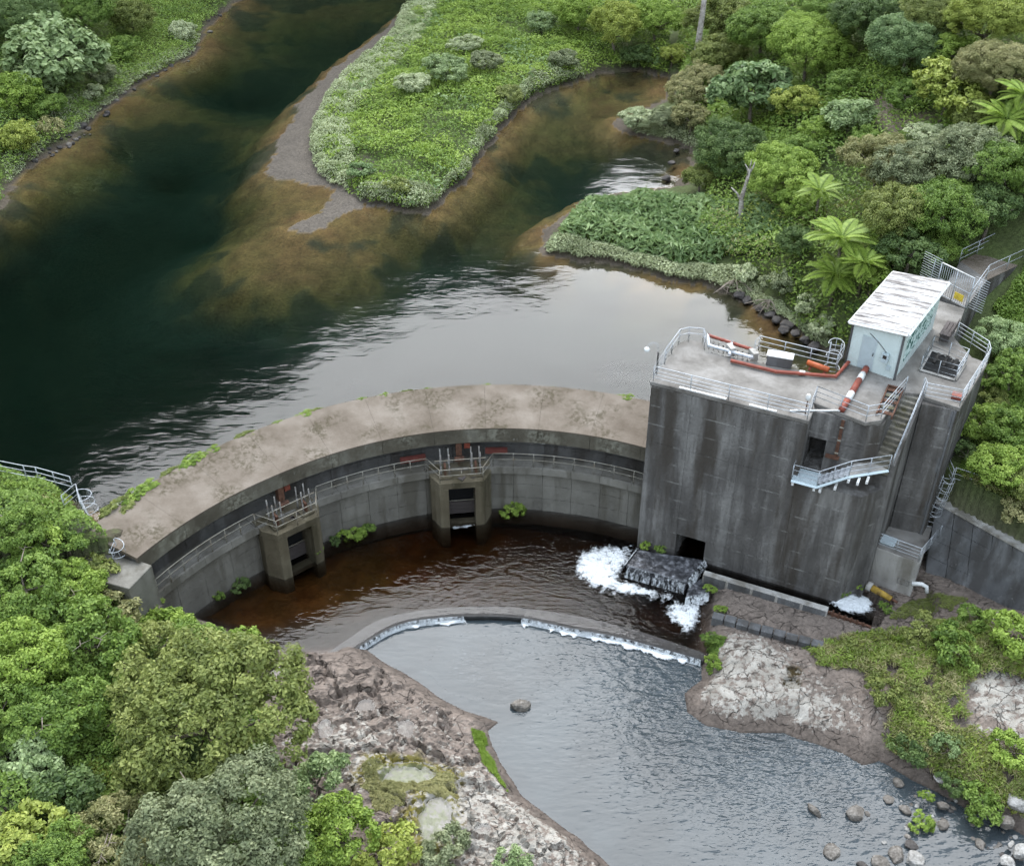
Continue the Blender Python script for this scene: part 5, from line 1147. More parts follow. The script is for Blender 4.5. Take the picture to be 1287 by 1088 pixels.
# ---- island
plant(560, 88, 34, 'pale', 'pale shrub in the middle of the island', flat=.7)
plant(520, 105, 26, 'silver', 'silvery shrub on the west side of the island', flat=.7)
plant(610, 78, 28, 'grey', 'grey-green shrub near the centre of the island', flat=.7)
plant(585, 55, 22, 'silver', 'small silvery shrub behind the pale island shrub', flat=.7)
plant(680, 28, 22, 'pale', 'pale shrub near the top of the island', flat=.8)
plant(705, 75, 22, 'grey', 'grey shrub on the east shore of the island', flat=.8)
plant(640, 118, 22, 'olive', 'olive shrub on the east side of the island', flat=.7)
plant(455, 215, 20, 'teal', 'blue-green shrub at the south tip of the island', flat=.7)
plant(500, 235, 22, 'olive', 'brownish shrub at the south tip of the island', flat=.7)
T3(775, 30, 44, 'yellow', 'bright yellow-green tree at the head of the inlet')
T3(730, 18, 34, 'bright', 'lime tree at the top edge left of the inlet head')
T3(825, 25, 38, 'bright', 'lime tree at the top edge beside the bare trunk')
plant(800, 72, 22, 'dark', 'dark bush overhanging the inlet head')
plant(845, 70, 20, 'yellow', 'yellow bush at the right of the inlet head')
# ---- right bank of the inlet and hillside
plant(800, 148, 24, 'silver', 'rounded silvery bush on the spit in the inlet', flat=.8)
plant(835, 146, 24, 'grey', 'greyish bush on the inlet spit next to the silvery one', flat=.8)
plant(868, 150, 24, 'tan', 'tan bush where the inlet spit joins the hillside')
plant(878, 108, 30, 'tan', 'tan shrub at the foot of the tall bare trunk')
plant(905, 70, 32, 'olive', 'olive shrub right of the tall bare trunk')
T3(948, 112, 44, 'teal', 'blue-green large leaved tree above the dark bush', size='b', lift=3.6)
T3(915, 185, 40, 'dark', 'dark rounded bush above the inlet on the right bank')
plant(880, 225, 22, 'olive', 'olive bush beside the bright water gap')
T3(905, 25, 38, 'olive', 'olive tree at the top edge right of the bare trunk')
T3(960, 35, 42, 'green', 'green tree at the top edge above the blue-green tree')
T3(1020, 55, 46, 'bright', 'fresh green tree high on the hillside, left of the dark one')
T3(1055, 15, 40, 'green', 'green tree at the top edge in the middle of the hillside')
T3(1100, 20, 42, 'dark', 'dark tree at the top edge above the bluish tree')
T3(1140, 55, 48, 'teal', 'bluish green dense tree high on the right hillside', lift=3.)
T3(1180, 15, 40, 'olive', 'olive tree at the top edge right of the bluish tree')
T3(1245, 20, 45, 'yellow', 'yellowish tree at the top right corner')
T3(1255, 85, 46, 'tan', 'tan flowering tree at the right edge of the hillside', lift=2.8)
T3(1190, 110, 36, 'yellow', 'yellow-green large leaved bush on the upper right hillside', size='b')
plant(1195, 65, 26, 'bright', 'bright bush between the bluish and tan trees')
plant(1065, 105, 24, 'green', 'green bush under the fresh green tree')
plant(1005, 130, 26, 'yellow', 'yellowish bush on the open slope')
plant(1070, 145, 26, 'pale', 'pale leaved shrub left of the trodden path', size='b')
plant(1030, 165, 20, 'bright', 'small bright bush on the open slope beside the pale shrub')
plant(1090, 175, 18, 'green', 'small green bush just left below the path')
plant(1165, 170, 24, 'silver', 'white flowering bush right of the trodden path', flat=.7)
plant(1140, 120, 24, 'green', 'green bush above the trodden path')
plant(1228, 145, 26, 'olive', 'olive bush left of the far right tree fern')
T3(980, 215, 38, 'bright', 'bright leafy bush behind the white dead snag')
plant(1005, 190, 24, 'green', 'green bush above the bright leafy one')
plant(1010, 255, 28, 'bright', 'bright bush left of the upper tree fern')
T3(1110, 205, 44, 'tan', 'tan and grey scrub tree above the big tree fern')
T3(1160, 215, 46, 'grey', 'grey-green scrub tree in the middle of the right hillside')
T3(1220, 195, 46, 'grey', 'large grey-green tree on the right hillside')
T3(1265, 215, 44, 'green', 'green tree at the right edge above the access walkway')
T3(1130, 265, 44, 'olive', 'olive scrub tree right of the big tree fern')
T3(1190, 265, 46, 'green', 'dense green tree behind the control hut')
T3(1245, 262, 36, 'dark', 'dark green tree above the access walkway')
plant(1145, 315, 34, 'dark', 'dark bush just behind the hut roof')
plant(1185, 312, 24, 'green', 'green bush by the security gate')
plant(1095, 352, 26, 'bright', 'bright bush left of the hut roof')
plant(1105, 325, 22, 'green', 'green bush between the big tree fern and hut')
plant(1075, 385, 20, 'dark', 'dark bush at the rear corner of the hut')
plant(1002, 305, 24, 'dark', 'dark low bush left of the big tree fern')
plant(985, 355, 22, 'grey', 'greyish shrub overhanging the rocky shore')
plant(1015, 385, 22, 'silver', 'white flowering shrub on the shore behind the deck')
plant(1035, 412, 20, 'silver', 'pale shrub on the shore near the caged ladder')
plant(935, 345, 18, 'silver', 'bleached shrub hanging over the water below the snag')
# ---- trees right of the buttress
T3(1262, 425, 36, 'pale', 'pale green tree against the walkway wall at the right edge')
T3(1275, 470, 40, 'green', 'green tree at the right edge below the pale one')
T3(1230, 530, 34, 'bright', 'bright bush hugging the buttress side')
T3(1270, 540, 42, 'green', 'green tree at the right edge, middle height of the tower')
T3(1250, 585, 38, 'bright', 'bright tree above the terrace railing')
T3(1290, 600, 36, 'olive', 'olive tree cut by the right edge above the retaining wall')
plant(1240, 475, 22, 'green', 'green bush against the right side of the rear platform')
plant(1250, 505, 22, 'olive', 'olive bush below the rear platform corner')
plant(1215, 570, 20, 'dark', 'dark bush in the gap beside the buttress')
plant(1275, 640, 22, 'tan', 'dry tan shrub on the retaining wall top')
# ---- lower right bank
T3(1272, 800, 40, 'bright', 'bright bushy tree at the right edge below the retaining wall')
plant(1200, 815, 34, 'green', 'green bush in the middle of the lower right bank')
plant(1165, 790, 26, 'olive', 'olive bush near the footing of the retaining wall')
plant(1225, 780, 22, 'green', 'green bush beside the bright bushy tree')
plant(1272, 945, 30, 'bright', 'bright bush at the right edge above the boulders')
plant(1140, 945, 26, 'dark', 'dark ferny bush at the river edge')
plant(1190, 940, 22, 'teal', 'blue-green ferny bush on the lower right bank')
plant(1230, 1005, 30, 'green', 'green ferny bush right above the boulders')
plant(1195, 985, 20, 'dark', 'dark green tuft at the stream margin')
plant(1110, 870, 24, 'olive', 'olive tussock bush beside the white rock')
# ---- ferns and tufts on the dam
def tuft(px, py, z, rpx, kind, label, group=None):
    p = U(px, py, z); R = rpx * zdepth(p) / FOC; t_ = thing('fern_tuft', label, 'fern', p - Vector((0, 0, R * .3)), group)
    c = link('foliage', CROWNS['s'][1][rpx % 3], LEAF[kind], t_); c.scale = (R, R * .9, R * .9); c.rotation_euler = (0, 0, px)
    MB().tube([t_.location + Vector((0, 0, -.15)), t_.location + Vector((0, 0, R * .3))], .04).build('stem', M['bark'], t_)
tuft(645, 634, .3, 17, 'bright', 'round fern tuft at the dam foot right of the middle gate')
tuft(440, 668, .3, 18, 'bright', 'fern tuft at the dam foot right of the left gate')
tuft(462, 662, .3, 10, 'green', 'small fern at the dam foot between the gates')
tuft(420, 678, .3, 9, 'dark', 'small dark fern beside the left gate pier')
tuft(356, 705, .7, 8, 'bright', 'fern growing at the foot of the left gate pier')
tuft(352, 690, 1.4, 7, 'tan', 'yellowish fern on the face of the left gate pier')
tuft(400, 690, .8, 7, 'bright', 'small fern on the right flank of the left gate pier')
tuft(300, 730, .3, 14, 'dark', 'dark fern clump at the dam foot left of the left gate')
tuft(270, 745, .3, 12, 'green', 'green fern clump at the dam foot by the overhanging tree')
tuft(812, 684, .6, 9, 'bright', 'fern on the apron at the corner of the tower')
tuft(832, 689, .6, 8, 'green', 'fern on the apron beside the sluice opening')
tuft(892, 738, .7, 9, 'bright', 'fern at the near end of the channel wall')
tuft(905, 764, .6, 9, 'bright', 'fern on the kerb blocks below the channel wall')
tuft(1060, 738, .8, 12, 'green', 'fern clump above the bubbling outflow')
tuft(1078, 730, .9, 11, 'bright', 'fern clump beside the outlet pipe collar')
tuft(1114, 762, .7, 10, 'green', 'fern below the yellow outlet pipe')
tuft(895, 800, .6, 13, 'green', 'grassy tuft above the rock at the weir end')
tuft(897, 830, .5, 13, 'bright', 'bright grassy tuft on the rock at the weir end')
tuft(1160, 1028, -.1, 17, 'bright', 'grass covered stone in the stream')
tuft(1165, 998, .1, 10, 'bright', 'small grassy mound at the stream margin')
random.seed(3)
for k, (a, r) in enumerate([(150, 15), (147, 13), (144.5, 10), (141, 9), (137.5, 12), (134, 8), (129, 9), (124, 6), (119.5, 8), (118, 7), (111, 6), (107.5, 6), (104, 6), (101, 5), (92, 5), (88, 4), (82, 4), (70.5, 8)]):
    p = arc(a, 22.75, 6.35); R = r / 17.; t_ = thing('grass_tuft', 'grass tuft rooted in the upstream edge of the dam crest', 'grass tuft', p, 'grass tufts along the upstream crest edge')
    c = link('foliage', CROWNS['s'][1][k % 3], LEAF['bright' if k % 3 else 'olive'], t_); c.scale = (R * 1.2, R * .8, R * .7); c.rotation_euler = (0, 0, math.radians(a + 90))

# ---- tree ferns
def frond_mesh(L=2.2, n=34):
    vs = []; fs = []; va = []
    def spine(u): return Vector((L * u * (1 - .12 * u), 0, L * (.32 * u - .5 * u * u)))
    for i in range(n):
        u = .08 + .92 * i / n; p = spine(u); w = .52 * math.sin(math.pi * min(1, u * .93 + .06)) ** .7
        for s in (-1, 1):
            d = Vector((.28, s, -.22)).normalized(); c = Vector((1, 0, 0)) * .05
            o = len(vs); e = p + d * w
            vs += [p - c, p + d * w * .55 - c * .9, e, p + d * w * .5 + c * 1.0]; fs.append([o, o + 1, o + 2, o + 3]); q = random.uniform(.35, .8); va += [q] * 4
    for i in range(10):
        u0, u1 = i / 10, (i + 1) / 10; o = len(vs); a, b = spine(u0), spine(u1); w = .02 * (1.2 - u0)
        vs += [a + Vector((0, -w, .01)), b + Vector((0, -w, .01)), b + Vector((0, w, .01)), a + Vector((0, w, .01))]; fs.append([o, o + 1, o + 2, o + 3]); va += [.15] * 4
    return npmesh('frond', vs, fs, False, {'v': va})
FR = [frond_mesh() for _ in range(3)]
def tree_fern(px, py, s_, h, label, n=16, kind='fern'):
    p, zg = place(px, py, h); t_ = thing('tree_fern', label, 'tree fern', Vector((p.x, p.y, zg)))
    MB().tube([p + Vector((0, 0, -h - .3)), p + Vector((.05, 0, -h / 2)), p], .13 * s_, 8, r1=.1 * s_).build('trunk', M['bark'], t_, True)
    for k in range(n):
        o = link('frond', FR[k % 3], LEAF[kind], t_); o.location = (0, 0, h); q = s_ * random.uniform(.82, 1.1); o.scale = (q, q, q)
        o.rotation_euler = (random.uniform(-.15, .15), random.uniform(-.5, .15) if k % 3 else -.55, k * 2.399)
tree_fern(1058, 300, 1.15, 3.2, 'large tree fern crown, topmost of the three beside the dark bush', 24)
tree_fern(1050, 345, 1.0, 2.4, 'tree fern crown overlapping the large one on its lower left', 22)
tree_fern(1086, 330, .85, 2.3, 'smaller tree fern crown right under the large one', 20)
tree_fern(1030, 240, .85, 3.0, 'tree fern above the large tree fern, next to the bright bush')
tree_fern(1265, 150, 1.2, 3.2, 'yellowish tree fern near the right edge of the hillside', 14)
tree_fern(1287, 120, 1.0, 3.2, 'tree fern cut by the right edge of the hillside')
# ---- dead trees
def snag(px, py, segs, label, name='dead_tree', m='snag'):
    p, zg = place(px, py, 0); t_ = thing(name, label, 'dead tree', p)
    for nm, pts, r0, r1 in segs: MB().tube([p + Vector(q) for q in pts], r0, 7, r1=r1).build(nm, M[m], t_, True)
snag(928, 285, [('trunk', [(0, 0, -.3), (.05, 0, 1.2), (-.05, 0, 2.2), (.2, .1, 3.4), (.3, .1, 4.4)], .24, .1), ('branch', [(-.05, 0, 1.9), (-.4, 0, 2.6), (-.85, .1, 3.0)], .11, .04), ('branch', [(.25, .1, 3.8), (.1, 0, 4.5), (-.1, 0, 4.8)], .08, .03), ('branch', [(.3, .1, 4.0), (.55, .1, 4.6), (.6, .1, 4.9)], .08, .03), ('branch', [(.3, .1, 4.4), (.35, .1, 5.1)], .06, .02)], 'white forked dead snag standing in the broad leaves')
snag(872, 96, [('trunk', [(0, 0, -.3), (.1, 0, 3), (.25, 0, 6), (.3, 0, 9.5)], .38, .2)], 'tall bare grey trunk rising out of the top edge', 'bare_trunk')
def drift(px, py, label, seed):
    rd = random.Random(seed); p = U(px, py, WU); t_ = thing('fallen_branch', label, 'branch', p)
    mb = MB(); base = Vector((p.x, p.y, WU + .5)) + Vector((.6, .8, .3))
    for k in range(7):
        a = rd.uniform(3.3, 5.2); L = rd.uniform(1.2, 2.6); e = base + Vector((math.cos(a) * L, math.sin(a) * L * .7, rd.uniform(-.5, .1)))
        mb.tube([base, (base + e) / 2 + Vector((0, 0, .15)), e], .05, 5, r1=.015)
        for j in range(3): s_ = base + (e - base) * rd.uniform(.4, .9); mb.tube([s_, s_ + Vector((rd.uniform(-.5, .5), rd.uniform(-.6, .1), rd.uniform(-.15, .25)))], .02, 4, r1=.008)
    mb.build('branches', M['deadwood'], t_)
drift(915, 372, 'bare fallen branches reaching over the water below the snag', 4)
drift(958, 398, 'bleached fallen branches at the rocky shore behind the deck', 9)

# ---- ground cover nobody could count
def region(poly, zref, n, rnd):
    P = [U(x, y, zref)[:2] for x, y in poly]; xs = [p[0] for p in P]; ys = [p[1] for p in P]; out = []
    got = 0
    while got < n:
        X = rnd.uniform(min(xs), max(xs), n * 2); Y = rnd.uniform(min(ys), max(ys), n * 2); k = inpoly(X, Y, P); out.append(np.stack([X[k], Y[k]], 1)); got += k.sum()
    return np.concatenate(out)[:n], P
def cover(name, label, poly, zref, n, leaf, kind, h=(.2, 1.), aspect=.5, mound=.35, keep=None, seed=0, up=.9, level=WU + .05, cat='ground cover', vb=0., fringe=1.):
    r = np.random.default_rng(seed + 500); Q, P = region(poly, zref, n, r); x, y = Q[:, 0], Q[:, 1]; zg = H(x, y)
    ok = (zg > level) & (distline(x, y, P) > .9 * fringe * fbm(x * 1.4, y * 1.4, seed + 9))
    if keep is not None: ok &= keep(x, y, r)
    x, y, zg = x[ok], y[ok], zg[ok]; m = len(x)
    f1, f2, idn = worley(x * mound, y * mound, seed + 3)
    bump = np.clip(1 - f1 * 1.1, 0, 1) * .7 + .3 * fbm(x * 1.7, y * 1.7, seed + 4)
    edge = sstep(0, 1.2, distline(x, y, P)) * .8 + .2
    hh = (h[0] + (h[1] - h[0]) * bump) * edge
    z = zg + hh * (.45 + .6 * r.random(m) ** .6)
    N = unit(r.normal(size=(m, 3)) * .5 + np.array([0, 0, up]))
    v = np.clip(.12 + vb + .3 * idn + .22 * fbm(x * .5, y * .5, seed + 7) + .38 * r.random(m), 0, 1)
    V4, F, va = leaves(np.stack([x, y, z], 1), N, np.full(m, leaf), aspect, v, rnd=r)
    return tag(link(name, npmesh(name, V4, F, False, {'v': va}), LEAF[kind]), label, cat, kind='stuff')
def nz(lo, hi, sc, seed): return lambda x, y, r: (lambda f: (f > lo + .06 * r.random(len(x))) & (f < hi + .06 * r.random(len(x))))(fbm(x * sc, y * sc, seed, 3))
isle = [(512, -25), (501, 36), (458, 72), (419, 110), (396, 144), (390, 186), (400, 208), (443, 240), (490, 258), (540, 270), (564, 249), (596, 220), (618, 186), (638, 159), (666, 131), (696, 118), (740, 98), (765, 90), (800, 86), (845, 88), (845, -35)]
wst = [(505, -25), (490, 40), (448, 75), (408, 112), (388, 146), (382, 188), (394, 214), (440, 240), (455, 200), (450, 150), (485, 110), (535, 60), (575, -25)]
est = [(750, 96), (700, 117), (668, 131), (640, 159), (620, 187), (598, 221), (566, 251), (542, 270), (490, 260), (440, 242), (450, 222), (500, 232), (540, 235), (570, 205), (590, 170), (620, 135), (660, 100), (720, 75)]
cover('island_scrub', 'bright green scrub covering the island', isle, 7.2, 90000, .28, 'bright', (.3, 1.5), keep=nz(.38, 1, .16, 11), seed=1)
cover('island_scrub', 'mid green creepers covering the island', isle, 7.2, 60000, .28, 'green', (.2, 1.3), keep=nz(0, .56, .16, 11), seed=2)
cover('island_scrub', 'silvery grass along the west shore of the island', wst, 7., 44000, .32, 'silver', (.4, 1.5), .3, mound=.6, seed=3)
cover('island_scrub', 'greyish scrub along the east shore of the island', est, 7., 22000, .22, 'grey', (.4, 1.6), .4, mound=.5, seed=4)
cover('island_scrub', 'silvery scrub along the east shore of the island', est, 7., 12000, .22, 'silver', (.4, 1.7), .4, mound=.5, seed=5)
cover('island_scrub', 'blue-green leafy patches on the island', isle, 7.2, 12000, .42, 'teal', (.4, 1.5), .5, keep=nz(.6, 1, .22, 31), seed=6)
lbk = [(-60, 270), (0, 245), (35, 208), (60, 184), (112, 155), (140, 124), (192, 98), (242, 70), (256, 40), (276, 14), (296, -30), (-60, -60)]
lgr = [(110, 125), (150, 105), (195, 84), (238, 58), (250, 34), (268, 8), (280, -30), (170, -30), (140, 40), (120, 80)]
cover('bank_scrub', 'mid green scrub on the far left bank', lbk, 8., 60000, .26, 'green', (.4, 1.8), seed=11)
cover('bank_scrub', 'dark scrub on the far left bank', lbk, 8., 20000, .26, 'dark', (.4, 1.7), keep=nz(0, .48, .2, 41), seed=12)
cover('bank_grass', 'bright grass on the far left bank', lgr, 7.3, 22000, .3, 'bright', (.3, .9), .2, mound=.6, seed=13, vb=.1)
cover('bank_scrub', 'silvery plants along the far left shore', [(0, 242), (34, 206), (62, 182), (114, 153), (144, 122), (194, 98), (242, 70), (258, 38), (238, 40), (220, 58), (180, 80), (130, 102), (100, 125), (50, 155), (20, 185), (0, 205)], 6.8, 14000, .22, 'silver', (.2, .9), .4, seed=14)
hil = [(850, -35), (852, 70), (878, 110), (884, 150), (884, 190), (866, 240), (905, 262), (960, 290), (1005, 330), (1000, 372), (1035, 405), (1062, 430), (1085, 395), (1110, 350), (1165, 335), (1205, 322), (1287, 282), (1345, 262), (1345, -45)]
cover('hill_scrub', 'mid green scrub covering the right hillside', hil, 11., 120000, .28, 'green', (.5, 2.2), mound=.24, seed=21)
cover('hill_scrub', 'bright undergrowth on the right hillside', hil, 11., 90000, .28, 'bright', (.5, 2.3), keep=nz(.48, 1, .13, 51), mound=.24, seed=22)
cover('hill_scrub', 'yellowish fern undergrowth on the right hillside', hil, 11., 50000, .28, 'yellow', (.4, 1.6), .35, keep=nz(.56, 1, .16, 61), seed=23)
cover('hill_scrub', 'tan dry undergrowth on the right hillside', hil, 11., 60000, .28, 'tan', (.4, 2.), .35, keep=nz(.5, .7, .15, 71), seed=24)
cover('shore_scrub', 'pale scrub along the rocky shore below the hillside', [(876, 95), (845, 100), (845, 130), (790, 140), (790, 160), (850, 172), (880, 190), (890, 150)], 7., 10000, .2, 'silver', (.2, .8), .4, seed=25)
cover('shore_scrub', 'white flowering scrub on the shore behind the deck', [(940, 350), (1000, 380), (1040, 405), (1060, 430), (1035, 425), (990, 398), (950, 372), (900, 350)], 7.2, 9000, .18, 'silver', (.2, .8), .5, seed=26)
pen = [(728, 250), (700, 272), (690, 290), (760, 303), (850, 325), (930, 330), (1000, 345), (1012, 318), (960, 282), (885, 252), (800, 240)]
cover('broad_leaf_plants', 'mass of broad dark green leaves on the small peninsula', pen, 7.4, 5600, .7, 'teal', (.5, 1.4), .36, mound=.3, seed=31, up=.55, vb=.1)
cover('peninsula_scrub', 'low green plants under the broad leaves', pen, 7.2, 9000, .2, 'green', (.2, .6), seed=32)
pes = [(688, 284), (679, 300), (679, 318), (738, 329), (840, 348), (900, 363), (960, 392), (985, 384), (940, 338), (850, 322), (760, 300)]
cover('peninsula_scrub', 'greyish leafy fringe along the peninsula shore', pes, 7., 15000, .2, 'grey', (.25, .8), .5, seed=33, vb=.15)
cover('peninsula_scrub', 'pale leafy fringe along the peninsula shore', pes, 7., 6000, .2, 'silver', (.25, .8), .5, seed=34)
wod = [(-60, 590), (0, 602), (60, 615), (100, 645), (150, 700), (190, 755), (300, 800), (332, 832), (350, 900), (395, 960), (430, 1000), (430, 1120), (-60, 1140)]
cover('wood_floor', 'green undergrowth below the left bank trees', wod, 5., 46000, .2, 'green', (.3, 2.), mound=.4, seed=41, level=.4)
cover('wood_floor', 'dark undergrowth below the left bank trees', wod, 5., 20000, .22, 'dark', (.2, 1.4), mound=.4, seed=42, level=.4)
grs = [(1020, 835), (1000, 800), (1050, 783), (1120, 775), (1200, 775), (1287, 800), (1345, 815), (1345, 1030), (1262, 1024), (1215, 1005), (1180, 985), (1120, 955), (1105, 900), (1110, 865), (1065, 845)]
nork = lambda x, y, r: (fbm(x * .9, y * .9, 95) > .29 + .06 * r.random(len(x))) & (np.hypot(x - U(1265, 892, 1.6).x, (y - U(1265, 892, 1.6).y) * .9) > 1.7 + .8 * r.random(len(x)))
cover('bank_grass', 'green grass on the lower right bank', grs, 1.2, 26000, .3, 'bright', (.15, .7), .14, mound=.8, keep=nork, seed=51, up=.15, level=-.1)
cover('bank_grass', 'yellowish grass tussocks on the lower right bank', grs, 1.2, 34000, .36, 'tan', (.15, .65), .12, mound=.8, keep=nork, seed=52, up=.15, level=-.1, vb=.1)
cover('bank_grass', 'leafy weeds on the lower right bank', grs, 1.2, 16000, .2, 'olive', (.15, .8), .5, mound=.8, keep=nork, seed=53, level=-.1)
cover('bank_grass', 'yellow-green ferns on the lower right bank', grs, 1.2, 7000, .26, 'yellow', (.2, .6), .4, keep=lambda x, y, r: nork(x, y, r) & (fbm(x * .35, y * .35, 91) > .52), seed=54, level=-.1)
cover('bank_grass', 'low weeds on the rock beside the outlet channel', [(1110, 775), (1120, 750), (1165, 735), (1230, 755), (1200, 780)], 1., 4500, .14, 'olive', (.05, .3), .3, seed=55, level=-.1)
ter = [(1185, 632), (1287, 692), (1345, 715), (1345, 360), (1262, 400), (1240, 440), (1222, 520), (1196, 590)]
cover('terrace_scrub', 'green scrub on the terrace above the retaining wall', ter, 6.5, 40000, .22, 'green', (.2, 1.2), seed=61)
cover('terrace_scrub', 'dry brown plants on the terrace above the retaining wall', [(1185, 625), (1287, 690), (1340, 715), (1340, 610), (1215, 575)], 5.5, 16000, .2, 'tan', (.15, .6), .35, seed=62)
cover('terrace_scrub', 'olive plants behind the coping of the retaining wall', [(1183, 626), (1290, 690), (1345, 720), (1345, 600), (1215, 575)], 5., 26000, .2, 'olive', (.25, .9), .4, seed=63)
cover('terrace_scrub', 'green scrub below the walkway wall right of the tower', [(1225, 425), (1290, 375), (1345, 355), (1345, 480), (1250, 470), (1235, 440)], 8., 22000, .22, 'green', (.3, 1.3), seed=64)
mos = [(440, 955), (470, 945), (540, 945), (580, 960), (585, 1000), (560, 1015), (520, 1005), (500, 1050), (460, 1040), (445, 1000)]
cover('moss', 'yellow-brown moss round the rain pools on the rock shelf', mos, 1.5, 26000, .11, 'tan', (.01, .14), .4, seed=71, level=.9, keep=lambda x, y, r: np.min([np.hypot((x - q[0]) / q[2], (y - q[1]) / q[3]) for q in PUD[:2]], 0) > 1.02)
cover('river_edge_grass', 'bright grass strip on the river side of the rock shelf', [(582, 902), (616, 908), (622, 935), (640, 972), (654, 998), (640, 1008), (610, 975), (588, 938)], .2, 9000, .17, 'bright', (.06, .3), .25, fringe=.75, seed=72, level=-.42, up=.3)
cover('shore_weeds', 'weeds between the channel wall and the weir', [(880, 790), (900, 785), (925, 800), (905, 845), (882, 850)], .5, 3500, .16, 'green', (.05, .4), .4, seed=73, level=-.3)
# ================================================================== STONES
def stone_mesh(seed, sub=3):
    r = np.random.default_rng(seed); bm = bmesh.new(); bmesh.ops.create_icosphere(bm, subdivisions=sub, radius=1.)
    P = np.array([v.co for v in bm.verts]); off = np.ones(len(P))
    for k in range(14):                      # random planes shave facets off the ball
        d = unit(r.normal(size=3)); c = r.uniform(.6, .9); h_ = P @ d; off = np.minimum(off, np.where(h_ > 1e-3, c / np.maximum(h_, 1e-3), 9))
    P = P * off[:, None] * (1 + .06 * (fbm(P[:, 0] * 2 + seed, P[:, 1] * 2 + P[:, 2] * 1.7, seed) - .5)[:, None] * 2)
    P *= np.array([1., r.uniform(.7, .95), r.uniform(.5, .75)])
    for v, p in zip(bm.verts, P): v.co = p
    me = bpy.data.meshes.new('stone'); bm.to_mesh(me); bm.free()
    return me
STN = [stone_mesh(k) for k in range(7)]
def m_stone(name, lo, mid, hi):
    t = NT(name); n1 = t.noise(3, detail=8, rough=.7); n2 = t.noise(12, detail=6, rough=.7)
    return t.finish(t.ramp(t.math('ADD', t.math('MULTIPLY', n1, .6), t.math('MULTIPLY', n2, .4)), [(.36, lo), (.5, mid), (.64, hi)]), .85, t.bump(n2, .6, .05))
M['stone'] = m_stone('river_stone', (.07, .06, .05), (.15, .132, .112), (.27, .245, .215))
M['stone_pale'] = m_stone('pale_river_stone', (.16, .15, .135), (.31, .295, .27), (.48, .46, .43))
M['stone_dark'] = m_stone('dark_wet_stone', (.03, .026, .024), (.07, .062, .056), (.14, .125, .115))
sn = 0
def stone(px, py, wpx, z, label, m='stone', group=None, elong=1., rot=None, lift=.05):
    global sn
    p = U(px, py, z); R = wpx * zdepth(p) / FOC / 2; sn += 1
    o = link('boulder' if wpx > 14 else 'stone', STN[sn % 7], M[m]); o.location = p + Vector((0, 0, lift * R)); o.scale = (R * 1.1, R * 1.1 * elong, R * 1.0); o.rotation_euler = (random.uniform(-.2, .2), random.uniform(-.2, .2), sn * 1.7 if rot is None else rot)
    return tag(o, label, 'boulder' if wpx > 14 else 'stone', group)
stone(653, 887, 27, WD, 'brown rock breaking the surface in midstream', 'stone', rot=.1, elong=.8)
stone(1022, 1018, 24, WD, 'narrow tilted boulder standing alone in the river', rot=2.1, elong=.55)
stone(1075, 1021, 27, WD, 'angular boulder in the river right of the narrow one', rot=.6)
stone(1046, 1072, 26, WD, 'rounded boulder near the bottom edge below the narrow one', rot=1.2)
stone(1129, 985, 17, WD, 'rounded stone just off the overhanging grassy bank')
stone(1117, 1005, 15, WD, 'upright stone left of the grass covered one')
stone(1137, 1017, 18, WD, 'flat sided boulder touching the grass covered stone', 'stone')
stone(1184, 1037, 18, WD, 'pointed boulder right of the grass covered stone')
stone(1184, 1012, 16, -.2, 'brown boulder at the foot of the dark green tuft')
stone(1127, 1075, 26, WD, 'large brown boulder at the bottom edge of the stream')
stone(1105, 1085, 26, WD, 'boulder cut by the bottom edge left of the large brown one')
stone(1150, 1082, 30, WD, 'white topped boulder at the bottom edge', 'stone_pale')
stone(1145, 1062, 18, WD, 'flat dark boulder behind the white topped one', 'stone_dark')
stone(1232, 1060, 17, WD, 'round stone alone in the right shallows')
stone(1262, 1032, 24, 0, 'grey boulder overhanging a dark gap at the bank', 'stone')
stone(1278, 1008, 32, .5, 'large white boulder on the bank at the right edge', 'stone_pale')
stone(1284, 1070, 24, 0, 'pale boulder in the bottom right corner', 'stone_pale')
stone(1265, 1082, 20, -.2, 'flat pale boulder beside the corner one', 'stone_pale')
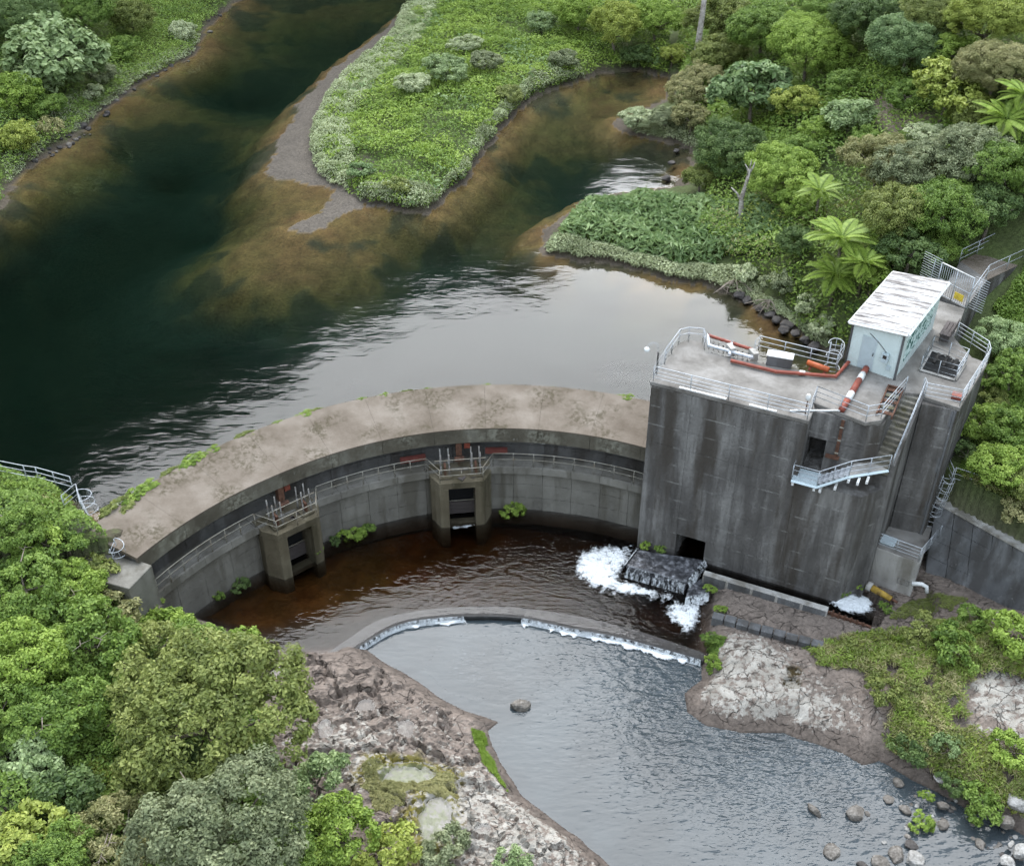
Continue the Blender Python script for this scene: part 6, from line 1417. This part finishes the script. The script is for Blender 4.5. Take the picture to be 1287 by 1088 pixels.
stone(1270, 1062, 15, -.2, 'long pale boulder above the corner boulders', 'stone_pale', elong=.6)
stone(1180, 978, 14, .2, 'pale stone in the gap of the grassy bank', 'stone_pale')
stone(1262, 990, 12, .6, 'small white stone beside the large white boulder', 'stone_pale')
stone(1083, 1087, 16, WD, 'low stone at the bottom edge left of the cut boulder', 'stone_dark')
random.seed(11)
for k in range(36):
    px, py = random.choice([(1150, 1000), (1180, 1020), (1240, 1050), (1265, 1055), (1275, 1075), (1130, 1050), (1110, 1030)]); px += random.uniform(-24, 24); py += random.uniform(-16, 16)
    if py > 1087 or px > 1286: continue
    p = U(px, py, WD); z = max(WD - .02, float(H(p.x, p.y)[0]))
    stone(px, py, random.uniform(4, 10), z, 'small stone among the boulders of the lower right shallows', random.choice(['stone', 'stone_dark', 'stone', 'stone_pale']), 'small stones in the lower right shallows')
for k in range(46):
    f = random.random(); i = int(f * 9); a, b = left_shore[3 + i], left_shore[4 + i]; p = a + (b - a) * random.random() + Vector((random.uniform(-.9, .5), random.uniform(-.4, .9), 0))
    z = max(WU - .15, float(H(p.x, p.y)[0])); R = random.uniform(.12, .38); sn += 1
    o = link('stone', STN[sn % 7], M[random.choice(['stone', 'stone_dark', 'stone_dark'])]); o.location = (p.x, p.y, z + .05); o.scale = (R * 1.2, R, R); o.rotation_euler = (0, 0, sn)
    tag(o, 'stone lying along the far left shoreline', 'stone', 'stones along the far left shore')
stone(101, 160, 24, WU + .1, 'large dark stone on the far left shore', 'stone_dark')
for k, (px, py) in enumerate([(940, 378), (958, 388), (975, 402), (990, 408), (1000, 420), (968, 395), (985, 415), (1012, 428), (930, 372), (1022, 436)]):
    stone(px, py, random.uniform(14, 24), WU + .25, 'brown rock of the shore ledge behind the tower deck', 'stone_dark', 'shore rocks behind the tower deck')
for k, (px, py, w) in enumerate([(845, 205, 12), (838, 225, 14), (858, 170, 13), (850, 190, 10)]):
    stone(px, py, w, WU + .1, 'dark rock in the bright water gap of the inlet', 'stone_dark', 'rocks in the inlet gap')
